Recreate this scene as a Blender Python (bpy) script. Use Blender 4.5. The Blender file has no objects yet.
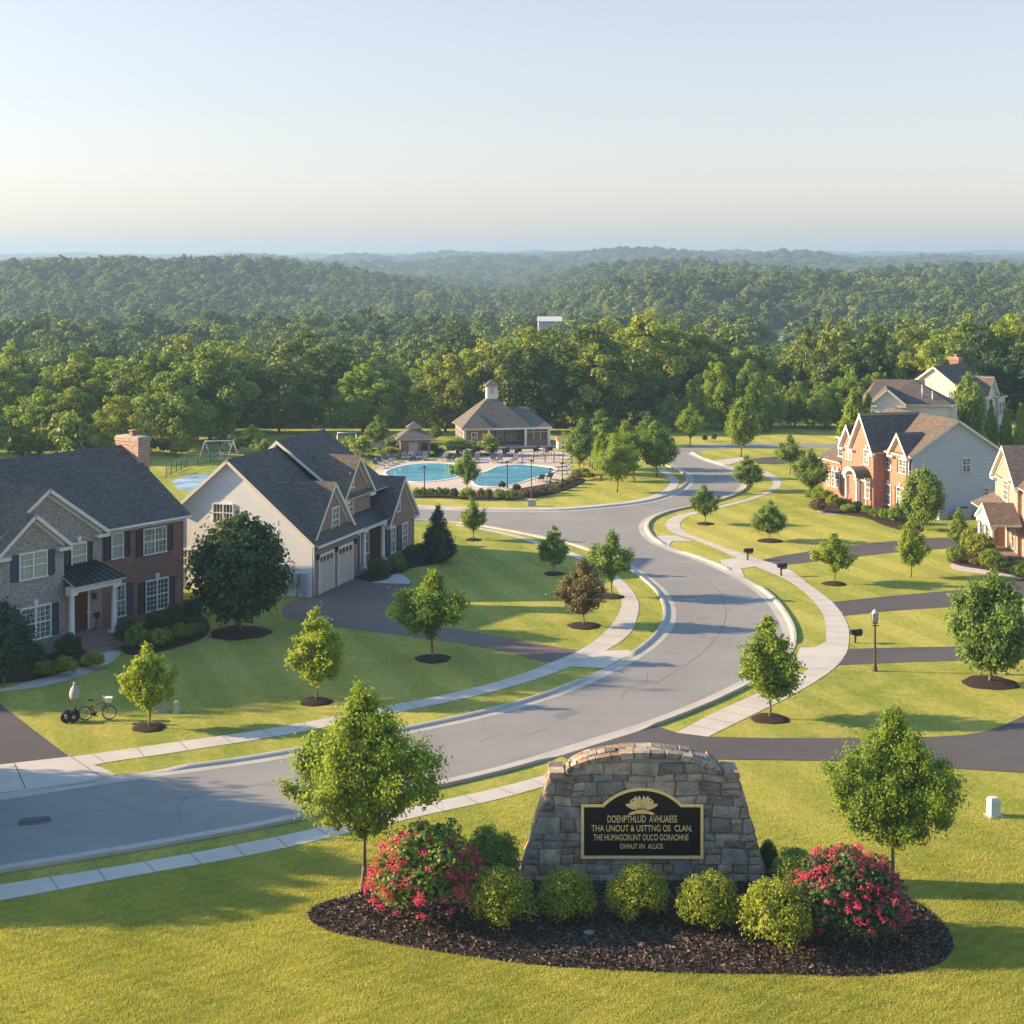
import bpy, bmesh, math, random
import numpy as np
from mathutils import Vector, Matrix
R = math.radians
scene = bpy.context.scene
COL = scene.collection
random.seed(7)

# ------------------------------------------------------------------ camera
EYE = 22.0            # height above the street
FOC = 1600.0          # focal length in pixels of a 1024 px frame
cam_d = bpy.data.cameras.new('camera'); cam = bpy.data.objects.new('camera', cam_d); COL.objects.link(cam)
cam.location = (0, 0, EYE); cam.rotation_euler = (R(90), 0, 0)
cam_d.sensor_width = 36; cam_d.lens = FOC / 1024 * 36; cam_d.shift_y = -0.25
cam_d.clip_start = 0.5; cam_d.clip_end = 60000
scene.camera = cam

# ------------------------------------------------------------------ light
SUN_EL, SUN_AZ = 20.5, -84.0       # azimuth measured from +Y towards +X
world = bpy.data.worlds.new('World'); scene.world = world; world.use_nodes = True
nt = world.node_tree; nt.nodes.clear()
wo = nt.nodes.new('ShaderNodeOutputWorld'); bg = nt.nodes.new('ShaderNodeBackground')
sky = nt.nodes.new('ShaderNodeTexSky'); sky.sky_type = 'NISHITA'; sky.sun_disc = False
sky.sun_elevation = R(SUN_EL); sky.sun_rotation = R(SUN_AZ)
sky.altitude = 200; sky.air_density = 1.0; sky.dust_density = 1.0; sky.ozone_density = 1.2
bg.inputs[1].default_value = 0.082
def wnode(t, **kw):
    x = nt.nodes.new(t)
    for k, v in kw.items(): setattr(x, k, v)
    return x
def wmul(col, rgb):
    x = wnode('ShaderNodeMix', data_type='RGBA', blend_type='MULTIPLY'); x.inputs[0].default_value = 1; x.inputs[7].default_value = (*rgb, 1); nt.links.new(col, x.inputs[6]); return x.outputs[2]
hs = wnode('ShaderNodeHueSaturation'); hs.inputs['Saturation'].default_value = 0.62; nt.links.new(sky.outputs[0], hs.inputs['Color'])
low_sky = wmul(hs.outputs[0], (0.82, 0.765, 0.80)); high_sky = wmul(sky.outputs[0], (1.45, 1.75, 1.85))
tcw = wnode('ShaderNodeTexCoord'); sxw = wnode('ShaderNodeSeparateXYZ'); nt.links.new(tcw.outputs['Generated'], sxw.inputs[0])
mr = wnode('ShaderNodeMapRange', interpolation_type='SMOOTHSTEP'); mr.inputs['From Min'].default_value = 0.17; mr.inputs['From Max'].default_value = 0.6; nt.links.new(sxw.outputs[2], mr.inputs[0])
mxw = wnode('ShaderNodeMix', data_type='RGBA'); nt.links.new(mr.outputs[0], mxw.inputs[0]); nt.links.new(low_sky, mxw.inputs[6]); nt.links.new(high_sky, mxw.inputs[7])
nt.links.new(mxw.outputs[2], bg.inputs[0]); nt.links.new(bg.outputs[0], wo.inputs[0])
sl = bpy.data.lights.new('sun', 'SUN'); sl.energy = 5.0; sl.angle = R(0.6); sl.color = (1.0, 0.735, 0.44)
so = bpy.data.objects.new('sun', sl); COL.objects.link(so)
sd = Vector((math.sin(R(SUN_AZ)) * math.cos(R(SUN_EL)), math.cos(R(SUN_AZ)) * math.cos(R(SUN_EL)), math.sin(R(SUN_EL))))
so.rotation_euler = sd.to_track_quat('Z', 'Y').to_euler(); so.location = sd * 100
vs = scene.view_settings; vs.view_transform = 'Standard'; vs.look = 'None'; vs.exposure = 1.6; vs.gamma = 1
cy = scene.cycles
cy.use_denoising = True; cy.max_bounces = 6; cy.diffuse_bounces = 3; cy.glossy_bounces = 2
cy.transmission_bounces = 3; cy.transparent_max_bounces = 6; cy.volume_bounces = 1
cy.caustics_reflective = False; cy.caustics_refractive = False

# ------------------------------------------------------------------ helpers
def g(px, py, z=0.0):                 # where the sight line through a picture point meets height z
    Y = FOC * (EYE - z) / (py - 256.0)
    return Vector(((px - 512.0) * Y / FOC, Y, z))

def smooth(t): t = np.clip(t, 0, 1); return t * t * (3 - 2 * t)

def tag(o, label=None, cat=None, group=None, kind=None):
    if label: o['label'] = label
    if cat: o['category'] = cat
    if group: o['group'] = group
    if kind: o['kind'] = kind
    return o

def empty(name, loc=(0, 0, 0), rz=0.0):
    o = bpy.data.objects.new(name, None); COL.objects.link(o)
    o.location = loc; o.rotation_euler = (0, 0, rz); o.empty_display_size = 0.5
    return o

def link(name, me, mat=None, parent=None):
    o = bpy.data.objects.new(name, me); COL.objects.link(o)
    if mat:
        for m in (mat if isinstance(mat, (list, tuple)) else [mat]): me.materials.append(m)
    if parent: o.parent = parent
    return o

class MB:
    """collects boxes, bars, polygons into one mesh, with uv in metres"""
    def __init__(s): s.v = []; s.f = []; s.uv = []; s.mi = []; s.sm = []
    def face(s, pts, uv=None, mi=0, smooth=False):
        i = len(s.v); s.v += [tuple(p) for p in pts]; s.f.append(list(range(i, i + len(pts))))
        if uv is None:
            a = Vector(pts[0]); n = Vector((0, 0, 0))
            for k in range(len(pts)):
                p, q = Vector(pts[k]), Vector(pts[(k + 1) % len(pts)]); n += (p - a).cross(q - a)
            n = n.normalized() if n.length > 1e-9 else Vector((0, 0, 1))
            if abs(n.z) > 0.97: uv = [(p[0], p[1]) for p in pts]
            else:
                h = Vector((-n.y, n.x, 0)).normalized(); w = n.cross(h)
                if w.z < 0: w = -w
                uv = [(Vector(p).dot(h), Vector(p).dot(w)) for p in pts]
        s.uv += list(uv); s.mi.append(mi); s.sm.append(smooth)
    def box(s, x0, x1, y0, y1, z0, z1, mi=0, top=None):
        if top is None: top = (x0, x1, y0, y1)
        a = [(x0, y0, z0), (x1, y0, z0), (x1, y1, z0), (x0, y1, z0)]
        b = [(top[0], top[2], z1), (top[1], top[2], z1), (top[1], top[3], z1), (top[0], top[3], z1)]
        s.hull(a, b, mi)
    def hull(s, a, b, mi=0, caps=True, side=None):
        n = len(a); side = mi if side is None else side
        if caps: s.face(list(reversed(a)), mi=side); s.face(b, mi=mi)
        for k in range(n):
            l = (k + 1) % n; s.face([a[k], a[l], b[l], b[k]], mi=side)
    def slab(s, pts, th, mi=0, side=1):
        """polygon extruded along minus its normal"""
        P = [Vector(p) for p in pts]; n = Vector((0, 0, 0))
        for k in range(len(P)): n += (P[k] - P[0]).cross(P[(k + 1) % len(P)] - P[0])
        n.normalize()
        if n.z < 0: P.reverse(); n = -n
        Q = [p - n * th for p in P]
        s.face(P, mi=mi); s.face(list(reversed(Q)), mi=side)
        for k in range(len(P)):
            l = (k + 1) % len(P); zm = max(p.z for p in P) - 0.01
            s.face([P[l], P[k], Q[k], Q[l]], mi=mi if (P[l].z > zm and P[k].z > zm) else side)
    def tube(s, a, b, r0, r1=None, n=8, mi=0, caps=True):
        a, b = Vector(a), Vector(b); r1 = r0 if r1 is None else r1
        d = (b - a).normalized(); t = d.orthogonal().normalized(); w = d.cross(t)
        A = [a + (t * math.cos(2 * math.pi * k / n) + w * math.sin(2 * math.pi * k / n)) * r0 for k in range(n)]
        B = [b + (t * math.cos(2 * math.pi * k / n) + w * math.sin(2 * math.pi * k / n)) * r1 for k in range(n)]
        if caps: s.face(list(reversed(A)), mi=mi); s.face(B, mi=mi)
        for k in range(n):
            l = (k + 1) % n; s.face([A[k], A[l], B[l], B[k]], mi=mi, smooth=True)
    def path(s, pts, rs, n=8, mi=0):
        for k in range(len(pts) - 1): s.tube(pts[k], pts[k + 1], rs[k], rs[k + 1], n, mi)
    def lathe(s, c, prof, n=12, mi=0):
        c = Vector(c)
        rings = [[c + Vector((r * math.cos(2 * math.pi * k / n), r * math.sin(2 * math.pi * k / n), z)) for k in range(n)] for r, z in prof]
        for A, B in zip(rings, rings[1:]):
            for k in range(n):
                l = (k + 1) % n; s.face([A[k], A[l], B[l], B[k]], mi=mi, smooth=True)
    def torus(s, c, axis, r, t, n=20, m=6, mi=0):
        c = Vector(c); ax = Vector(axis).normalized(); e = ax.orthogonal().normalized(); f = ax.cross(e)
        def P(i, j):
            a = 2 * math.pi * i / n; b = 2 * math.pi * j / m
            d = e * math.cos(a) + f * math.sin(a)
            return c + d * (r + t * math.cos(b)) + ax * (t * math.sin(b))
        for i in range(n):
            for j in range(m): s.face([P(i, j), P(i + 1, j), P(i + 1, j + 1), P(i, j + 1)], mi=mi, smooth=True)
    def build(s, name, mat, parent=None, fix=False):
        me = bpy.data.meshes.new(name); me.from_pydata(s.v, [], s.f)
        ul = me.uv_layers.new(name='UVMap'); ul.data.foreach_set('uv', np.array(s.uv, dtype=np.float32).ravel())
        me.polygons.foreach_set('material_index', s.mi); me.polygons.foreach_set('use_smooth', s.sm)
        me.update()
        if fix or any(s.sm):
            bm = bmesh.new(); bm.from_mesh(me); bmesh.ops.remove_doubles(bm, verts=bm.verts, dist=1e-5)
            bmesh.ops.recalc_face_normals(bm, faces=bm.faces); bm.to_mesh(me); bm.free()
        return link(name, me, mat, parent)

def fast_mesh(name, verts, quads, nper=4, mat_index=None, tint=None):
    """numpy mesh: verts (N,3); faces are consecutive groups of nper vertices"""
    me = bpy.data.meshes.new(name); n = len(verts); nf = n // nper
    me.vertices.add(n); me.vertices.foreach_set('co', np.ascontiguousarray(verts, dtype=np.float32).ravel())
    me.loops.add(n); me.loops.foreach_set('vertex_index', np.arange(n, dtype=np.int32))
    me.polygons.add(nf); me.polygons.foreach_set('loop_start', np.arange(0, n, nper, dtype=np.int32))
    try: me.polygons.foreach_set('loop_total', np.full(nf, nper, dtype=np.int32))
    except Exception: pass
    if mat_index is not None: me.polygons.foreach_set('material_index', mat_index.astype(np.int32))
    if tint is not None:
        at = me.attributes.new('tint', 'FLOAT', 'FACE'); at.data.foreach_set('value', tint.astype(np.float32))
    me.update(calc_edges=True); me.validate()
    return me

def catmull(pts, k=6, closed=False):
    pts = [Vector((p[0], p[1], 0)) for p in pts]; n = len(pts); out = []
    rng = range(n) if closed else range(n - 1)
    for i in rng:
        p1, p2 = pts[i], pts[(i + 1) % n]
        p0 = pts[i - 1] if (i > 0 or closed) else p1 * 2 - p2
        p3 = pts[(i + 2) % n] if (i + 2 < n or closed) else p2 * 2 - p1
        t0 = 0; d = lambda a, b: max((a - b).length, 1e-3) ** 0.5
        t1 = t0 + d(p0, p1); t2 = t1 + d(p1, p2); t3 = t2 + d(p2, p3)
        for j in range(k):
            t = t1 + (t2 - t1) * j / k
            A1 = p0 * ((t1 - t) / (t1 - t0)) + p1 * ((t - t0) / (t1 - t0)); A2 = p1 * ((t2 - t) / (t2 - t1)) + p2 * ((t - t1) / (t2 - t1))
            A3 = p2 * ((t3 - t) / (t3 - t2)) + p3 * ((t - t2) / (t3 - t2))
            B1 = A1 * ((t2 - t) / (t2 - t0)) + A2 * ((t - t0) / (t2 - t0)); B2 = A2 * ((t3 - t) / (t3 - t1)) + A3 * ((t - t1) / (t3 - t1))
            out.append(B1 * ((t2 - t) / (t2 - t1)) + B2 * ((t - t1) / (t2 - t1)))
    if not closed: out.append(pts[-1])
    return out

def flat_poly(name, pts, z, mat, kind='structure', parent=None, th=0.0):
    bm = bmesh.new(); vs_ = [bm.verts.new((p[0], p[1], z)) for p in pts]
    f = bm.faces.new(vs_); f.normal_update()
    if f.normal.z < 0: f.normal_flip()
    bmesh.ops.triangulate(bm, faces=bm.faces[:], ngon_method='EAR_CLIP')
    if th > 0:
        ret = bmesh.ops.extrude_face_region(bm, geom=bm.faces[:])
        for v in [e for e in ret['geom'] if isinstance(e, bmesh.types.BMVert)]: v.co.z += th
        bmesh.ops.recalc_face_normals(bm, faces=bm.faces)
    me = bpy.data.meshes.new(name); bm.to_mesh(me); bm.free()
    o = link(name, me, mat, parent)
    if kind: o['kind'] = kind
    return o

# ------------------------------------------------------------------ materials
def lin(c):
    return tuple(((x / 255) / 12.92 if x / 255 <= 0.04045 else ((x / 255 + 0.055) / 1.055) ** 2.4) for x in c)

class Mat:
    def __init__(s, name, col=(0.5, 0.5, 0.5), rough=0.8, metal=0.0, spec=0.3):
        s.m = bpy.data.materials.new(name); s.m.use_nodes = True; s.t = s.m.node_tree; s.t.nodes.clear()
        s.out = s.n('ShaderNodeOutputMaterial'); s.b = s.n('ShaderNodeBsdfPrincipled')
        s.l(s.b.outputs[0], s.out.inputs[0])
        s.b.inputs['Base Color'].default_value = (*col, 1); s.b.inputs['Roughness'].default_value = rough
        s.b.inputs['Metallic'].default_value = metal; s.b.inputs['Specular IOR Level'].default_value = spec
    def n(s, t, **kw):
        x = s.t.nodes.new(t)
        for k, v in kw.items(): setattr(x, k, v)
        return x
    def l(s, a, b): s.t.links.new(a, b)
    def coord(s, out='Object', scale=(1, 1, 1)):
        tc = s.n('ShaderNodeTexCoord'); mp = s.n('ShaderNodeMapping'); mp.inputs['Scale'].default_value = scale
        s.l(tc.outputs[out], mp.inputs[0]); return mp.outputs[0]
    def geo(s, scale=(1, 1, 1)):
        tc = s.n('ShaderNodeNewGeometry'); mp = s.n('ShaderNodeMapping'); mp.inputs['Scale'].default_value = scale
        s.l(tc.outputs['Position'], mp.inputs[0]); return mp.outputs[0]
    def noise(s, vec, scale, detail=3, rough=0.6, dist=0.0):
        x = s.n('ShaderNodeTexNoise'); x.inputs['Scale'].default_value = scale; x.inputs['Detail'].default_value = detail
        x.inputs['Roughness'].default_value = rough; x.inputs['Distortion'].default_value = dist
        if vec: s.l(vec, x.inputs['Vector'])
        return x.outputs[0]
    def ramp(s, fac, stops):
        r = s.n('ShaderNodeValToRGB'); e = r.color_ramp.elements
        while len(e) < len(stops): e.new(0.5)
        for k, (p, c) in enumerate(stops): e[k].position = p; e[k].color = (*c, 1) if len(c) == 3 else c
        s.l(fac, r.inputs[0]); return r.outputs[0]
    def mix(s, fac, a, b, mode='MIX'):
        x = s.n('ShaderNodeMix', data_type='RGBA', blend_type=mode)
        for k, v in ((0, fac), (6, a), (7, b)):
            if isinstance(v, (int, float)): x.inputs[k].default_value = v
            elif isinstance(v, tuple): x.inputs[k].default_value = (*v, 1)
            else: s.l(v, x.inputs[k])
        return x.outputs[2]
    def math(s, op, a, b=None, clamp=False):
        x = s.n('ShaderNodeMath', operation=op); x.use_clamp = clamp
        for k, v in ((0, a), (1, b)):
            if v is None: continue
            if isinstance(v, (int, float)): x.inputs[k].default_value = v
            else: s.l(v, x.inputs[k])
        return x.outputs[0]
    def col(s, c): s.l(c, s.b.inputs['Base Color']); return s
    def bump(s, h, strength=0.5, dist=0.05):
        x = s.n('ShaderNodeBump'); x.inputs['Strength'].default_value = strength; x.inputs['Distance'].default_value = dist
        s.l(h, x.inputs['Height']); s.l(x.outputs[0], s.b.inputs['Normal']); return s

def m_plain(name, col, rough=0.7, metal=0.0, spec=0.3, var=0.12, sc=3.0):
    m = Mat(name, col, rough, metal, spec); v = m.noise(m.coord(), sc, 4)
    d = tuple(c * (1 - var) for c in col); h = tuple(min(1, c * (1 + var)) for c in col)
    m.col(m.ramp(v, [(0.3, d), (0.7, h)])); return m.m

def m_grass():
    m = Mat('lawn_grass', rough=0.95, spec=0.08); P = m.geo()
    big = m.noise(P, 0.045, 4, 0.55); mid = m.noise(P, 0.6, 5, 0.65); fine = m.noise(m.geo((0.7, 0.45, 1)), 5.0, 6, 0.85); ff = m.noise(P, 38.0, 3, 0.7)
    c = m.ramp(big, [(0.30, (0.190, 0.255, 0.034)), (0.50, (0.375, 0.365, 0.064)), (0.70, (0.54, 0.455, 0.115))])
    c = m.mix(m.ramp(mid, [(0.35, (0, 0, 0)), (0.65, (1, 1, 1))]), c, m.mix(0.6, c, (0.50, 0.42, 0.13)))
    w = m.n('ShaderNodeTexWave', wave_type='BANDS', bands_direction='DIAGONAL'); w.inputs['Scale'].default_value = 0.17
    w.inputs['Distortion'].default_value = 0.7; w.inputs['Detail'].default_value = 1; m.l(m.geo((1, 0.35, 1)), w.inputs['Vector'])
    c = m.mix(m.ramp(w.outputs['Fac'], [(0.35, (0, 0, 0)), (0.65, (0.8,) * 3)]), c, m.mix(1.0, c, (0.76, 0.86, 0.74), 'MULTIPLY'))
    c = m.mix(m.ramp(fine, [(0.30, (0.75, 0.75, 0.75)), (0.62, (0, 0, 0))]), c, m.mix(1.0, c, (0.36, 0.48, 0.36), 'MULTIPLY'))
    c = m.mix(m.ramp(ff, [(0.55, (0, 0, 0)), (0.75, (0.7, 0.7, 0.7))]), c, m.mix(1.0, c, (1.5, 1.45, 1.3), 'MULTIPLY'))
    m.col(c)
    h = m.math('ADD', m.math('MULTIPLY', fine, 1.0), m.math('MULTIPLY', ff, 0.35)); m.bump(h, 1.0, 0.16)
    return m.m

def m_asphalt(name, a, b, wear=0.5):
    m = Mat(name, rough=0.9, spec=0.15); P = m.geo()
    big = m.noise(m.geo((0.25, 0.25, 1)), 0.6, 4); fine = m.noise(P, 22, 4, 0.8); sp = m.noise(P, 90, 2, 0.6)
    c = m.ramp(big, [(0.3, a), (0.7, b)])
    st = m.noise(m.geo((1, 1, 1)), 0.35, 6, 0.75, 1.5)
    c = m.mix(m.ramp(st, [(0.56, (0, 0, 0)), (0.72, (0.55,) * 3)]), c, m.mix(1.0, c, (0.62, 0.62, 0.64), 'MULTIPLY'))
    st2 = m.noise(m.geo((1, 1, 1)), 0.16, 5, 0.7, 0.5); c = m.mix(m.ramp(st2, [(0.5, (0, 0, 0)), (0.7, (0.6,) * 3)]), c, m.mix(1.0, c, (1.22, 1.2, 1.18), 'MULTIPLY'))
    c = m.mix(m.math('MULTIPLY', fine, 0.35), c, m.mix(1.0, c, (0.55, 0.55, 0.57), 'MULTIPLY'))
    c = m.mix(m.ramp(sp, [(0.6, (0, 0, 0)), (0.75, (0.5, 0.5, 0.5))]), c, (0.34, 0.33, 0.32))
    m.col(c); m.bump(fine, 0.3, 0.02)
    return m.m

def m_concrete(name, a, b, joint=0.0):
    m = Mat(name, rough=0.88, spec=0.2); P = m.geo()
    n1 = m.noise(P, 0.5, 5, 0.6); n2 = m.noise(P, 14, 4, 0.7)
    c = m.ramp(n1, [(0.3, a), (0.7, b)]); c = m.mix(m.math('MULTIPLY', n2, 0.35), c, m.mix(1.0, c, (0.66, 0.64, 0.62), 'MULTIPLY'))
    m.col(c); m.bump(n2, 0.25, 0.02); return m.m

def m_brick(name, c1, c2, mortar, w=0.22, h=0.075, msize=0.012, stain=0.25, bump=0.6):
    m = Mat(name, rough=0.9, spec=0.15); uv = m.coord('UV')
    b = m.n('ShaderNodeTexBrick'); b.inputs['Scale'].default_value = 1.0; b.inputs['Brick Width'].default_value = w
    b.inputs['Row Height'].default_value = h; b.inputs['Mortar Size'].default_value = msize; b.inputs['Bias'].default_value = 0.0
    b.inputs['Color1'].default_value = (*c1, 1); b.inputs['Color2'].default_value = (*c2, 1); b.inputs['Mortar'].default_value = (*mortar, 1)
    m.l(uv, b.inputs['Vector'])
    n = m.noise(m.coord('UV', (1, 1, 1)), 0.8, 5, 0.65); n3 = m.noise(m.coord('UV', (4.5, 13.3, 1)), 1.0, 1, 0.5)
    c = m.mix(m.ramp(n, [(0.35, (stain,) * 3), (0.65, (0, 0, 0))]), b.outputs[0], m.mix(1.0, b.outputs[0], (0.62, 0.6, 0.6), 'MULTIPLY'))
    c = m.mix(m.ramp(n3, [(0.35, (0.75,) * 3), (0.55, (0, 0, 0))]), c, m.mix(1.0, c, (0.55, 0.5, 0.55), 'MULTIPLY'))
    c = m.mix(m.ramp(n3, [(0.58, (0, 0, 0)), (0.72, (0.6,) * 3)]), c, m.mix(1.0, c, (1.45, 1.4, 1.35), 'MULTIPLY'))
    m.col(c); m.bump(m.math('SUBTRACT', 1.0, b.outputs['Fac']), bump, 0.01); return m.m

def m_siding(name, col):
    m = Mat(name, col, rough=0.6, spec=0.3); uv = m.coord('UV')
    sx = m.n('ShaderNodeSeparateXYZ'); m.l(uv, sx.inputs[0])
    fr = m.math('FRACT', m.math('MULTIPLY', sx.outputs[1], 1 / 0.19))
    n = m.noise(m.coord('UV', (0.5, 3, 1)), 1.5, 4)
    c = m.ramp(n, [(0.3, tuple(x * 0.9 for x in col)), (0.7, col)])
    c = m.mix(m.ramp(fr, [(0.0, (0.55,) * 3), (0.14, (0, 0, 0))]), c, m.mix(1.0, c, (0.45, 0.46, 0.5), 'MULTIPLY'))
    m.col(c); m.bump(m.math('SUBTRACT', 1.0, fr), 0.8, 0.02); return m.m

def m_shingle(name, a, b):
    m = Mat(name, rough=0.92, spec=0.12); uv = m.coord('UV')
    k = m.n('ShaderNodeTexBrick'); k.inputs['Scale'].default_value = 1; k.inputs['Brick Width'].default_value = 0.30
    k.inputs['Row Height'].default_value = 0.14; k.inputs['Mortar Size'].default_value = 0.012
    k.inputs['Color1'].default_value = (*a, 1); k.inputs['Color2'].default_value = (*b, 1)
    k.inputs['Mortar'].default_value = (*(x * 0.45 for x in a), 1); m.l(uv, k.inputs['Vector'])
    n = m.noise(m.coord('UV'), 0.35, 5, 0.6); f = m.noise(m.coord('UV', (1, 2, 1)), 5, 3, 0.7)
    c = m.mix(m.ramp(n, [(0.35, (0.5,) * 3), (0.65, (0, 0, 0))]), k.outputs[0], m.mix(1.0, k.outputs[0], (0.7, 0.7, 0.72), 'MULTIPLY'))
    c = m.mix(m.math('MULTIPLY', f, 0.7), c, m.mix(1.0, c, (0.55, 0.55, 0.55), 'MULTIPLY'))
    m.col(c); m.bump(m.math('ADD', m.math('SUBTRACT', 1.0, k.outputs['Fac']), f), 0.7, 0.02); return m.m

def m_leaf(name, dark, mid, bright, trans=0.38, objvar=0.25, nscale=0.9):
    m = Mat(name, rough=0.55, spec=0.25)
    at = m.n('ShaderNodeAttribute', attribute_name='tint'); oi = m.n('ShaderNodeObjectInfo')
    no = m.noise(m.coord('Object'), nscale, 2)
    f = m.math('ADD', m.math('MULTIPLY', at.outputs['Fac'], 0.65), m.math('MULTIPLY', no, 0.35))
    f = m.math('ADD', f, m.math('MULTIPLY', m.math('SUBTRACT', oi.outputs['Random'], 0.5), objvar))
    c = m.ramp(f, [(0.12, dark), (0.48, mid), (0.92, bright)])
    r2 = m.math('FRACT', m.math('MULTIPLY', oi.outputs['Random'], 7.31))
    c = m.mix(m.math('MULTIPLY', r2, objvar * 1.4), c, m.mix(1.0, c, (1.2, 1.0, 0.75), 'MULTIPLY'))
    m.l(c, m.b.inputs['Base Color'])
    tr = m.n('ShaderNodeBsdfTranslucent'); m.l(m.mix(1.0, c, (1.5, 1.55, 0.7), 'MULTIPLY'), tr.inputs[0])
    mx = m.n('ShaderNodeMixShader'); mx.inputs[0].default_value = trans
    m.l(m.b.outputs[0], mx.inputs[1]); m.l(tr.outputs[0], mx.inputs[2]); m.l(mx.outputs[0], m.out.inputs[0])
    return m.m

M = {}
M['grass'] = m_grass()
M['asphalt'] = m_asphalt('street_asphalt', (0.190, 0.182, 0.172), (0.238, 0.228, 0.213))
M['drive'] = m_asphalt('driveway_asphalt', (0.066, 0.060, 0.062), (0.088, 0.080, 0.080))
M['drive_brown'] = m_asphalt('driveway_brown', (0.125, 0.090, 0.080), (0.165, 0.120, 0.105))
M['patch'] = m_asphalt('patch_asphalt', (0.085, 0.085, 0.09), (0.11, 0.11, 0.115))
M['seam'] = m_plain('road_seam', (0.125, 0.12, 0.115), 0.95, var=0.3)
M['concrete'] = m_concrete('sidewalk_concrete', (0.37, 0.345, 0.305), (0.46, 0.425, 0.375))
M['kerb'] = m_concrete('kerb_concrete', (0.30, 0.28, 0.25), (0.40, 0.375, 0.33))
M['deckc'] = m_concrete('pool_deck', (0.40, 0.33, 0.27), (0.50, 0.42, 0.35))
M['joint'] = m_plain('joint', (0.10, 0.09, 0.08), 0.95)
M['white'] = m_plain('white_paint', (0.62, 0.60, 0.56), 0.5, var=0.06)
M['cream'] = m_plain('cream_trim', (0.60, 0.56, 0.48), 0.55, var=0.08)
M['door_tan'] = m_plain('garage_door_tan', (0.42, 0.36, 0.29), 0.6, var=0.05)
M['red_door'] = m_plain('red_door', (0.13, 0.028, 0.018), 0.4, var=0.15)
M['shutter_blue'] = m_plain('shutter_slate', (0.030, 0.048, 0.062), 0.6)
M['shutter_black'] = m_plain('shutter_black', (0.018, 0.017, 0.021), 0.55)
M['shutter_brown'] = m_plain('shutter_brown', (0.055, 0.030, 0.022), 0.6)
M['dark_metal'] = m_plain('dark_metal', (0.02, 0.02, 0.022), 0.45, 0.3)
M['pole_brown'] = m_plain('pole_brown', (0.07, 0.05, 0.035), 0.5, 0.2)
M['grey_metal'] = m_plain('grey_metal', (0.36, 0.37, 0.38), 0.45, 0.3)
M['box_green'] = m_plain('utility_box_green', (0.40, 0.46, 0.38), 0.6)
M['rubber'] = m_plain('rubber', (0.02, 0.02, 0.02), 0.8)
M['bike_red'] = m_plain('bike_frame', (0.10, 0.03, 0.03), 0.35, 0.4)
M['gold'] = m_plain('gold', (0.86, 0.60, 0.24), 0.42, 0.1, 0.4, 0.12, 12)
M['plaque'] = m_plain('plaque_black', (0.006, 0.006, 0.006), 0.35)
M['blue'] = m_plain('blue_plastic', (0.02, 0.10, 0.42), 0.5)
M['bark'] = m_plain('bark', (0.16, 0.125, 0.09), 0.95, var=0.35, sc=14)
M['bark_pale'] = m_plain('bark_pale', (0.42, 0.38, 0.31), 0.9, var=0.2, sc=14)
M['wood'] = m_plain('wood_brown', (0.12, 0.07, 0.04), 0.8, var=0.3)
M['roof_charcoal_shade'] = m_shingle('roof_shingle_charcoal_shade', (0.108, 0.094, 0.088), (0.175, 0.150, 0.134))  # charcoal shingles; on A and C shade on brown shingles put into the colour
M['roof_tan'] = m_shingle('roof_shingle_brown', (0.135, 0.105, 0.085), (0.215, 0.165, 0.130))
M['roof_club'] = m_shingle('roof_shingle_weathered', (0.15, 0.135, 0.12), (0.23, 0.20, 0.17))
M['roof_metal'] = m_plain('roof_metal_black', (0.018, 0.028, 0.028), 0.4, 0.5)
M['brick_red'] = m_brick('brick_red', (0.20, 0.062, 0.046), (0.27, 0.095, 0.066), (0.30, 0.25, 0.21))
M['brick_grey'] = m_brick('brick_grey_blend', (0.235, 0.175, 0.150), (0.36, 0.30, 0.26), (0.40, 0.36, 0.32), stain=0.2)
M['brick_brown'] = m_brick('brick_brown', (0.235, 0.090, 0.062), (0.31, 0.145, 0.105), (0.36, 0.30, 0.25))
M['brick_orange'] = m_brick('brick_orange', (0.33, 0.095, 0.055), (0.42, 0.145, 0.085), (0.42, 0.32, 0.25))
M['brick_pink'] = m_brick('brick_pink', (0.36, 0.20, 0.145), (0.43, 0.27, 0.20), (0.44, 0.37, 0.30))
M['steps'] = m_brick('step_brick', (0.20, 0.12, 0.09), (0.30, 0.20, 0.15), (0.25, 0.2, 0.17))
M['siding'] = m_siding('siding_cream', (0.74, 0.73, 0.72))
M['siding_grey'] = m_siding('siding_grey', (0.44, 0.45, 0.46))
M['siding_white'] = m_siding('siding_white', (0.55, 0.52, 0.47))
gl = Mat('window_glass', (0.03, 0.038, 0.045), 0.06, 0.0, 0.9); M['glass'] = gl.m
gb = Mat('window_blind', (0.34, 0.31, 0.22), 0.35, 0.0, 0.5); M['blind'] = gb.m
gc = Mat('window_curtain', (0.16, 0.17, 0.17), 0.12, 0.0, 0.8)
gc.col(gc.ramp(gc.noise(gc.coord('UV', (3, 0.5, 1)), 2.0, 2), [(0.4, (0.03, 0.035, 0.04)), (0.62, (0.28, 0.27, 0.24))])); M['curtain'] = gc.m
M['leaf_young'] = m_leaf('leaves_bright', (0.085, 0.145, 0.016), (0.175, 0.250, 0.026), (0.300, 0.360, 0.050), 0.42)
M['leaf_mid'] = m_leaf('leaves_green', (0.065, 0.120, 0.022), (0.145, 0.220, 0.038), (0.250, 0.320, 0.058), 0.38, 0.2)
M['leaf_dark'] = m_leaf('leaves_dark', (0.022, 0.050, 0.016), (0.045, 0.085, 0.026), (0.085, 0.130, 0.038), 0.28)
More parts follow.
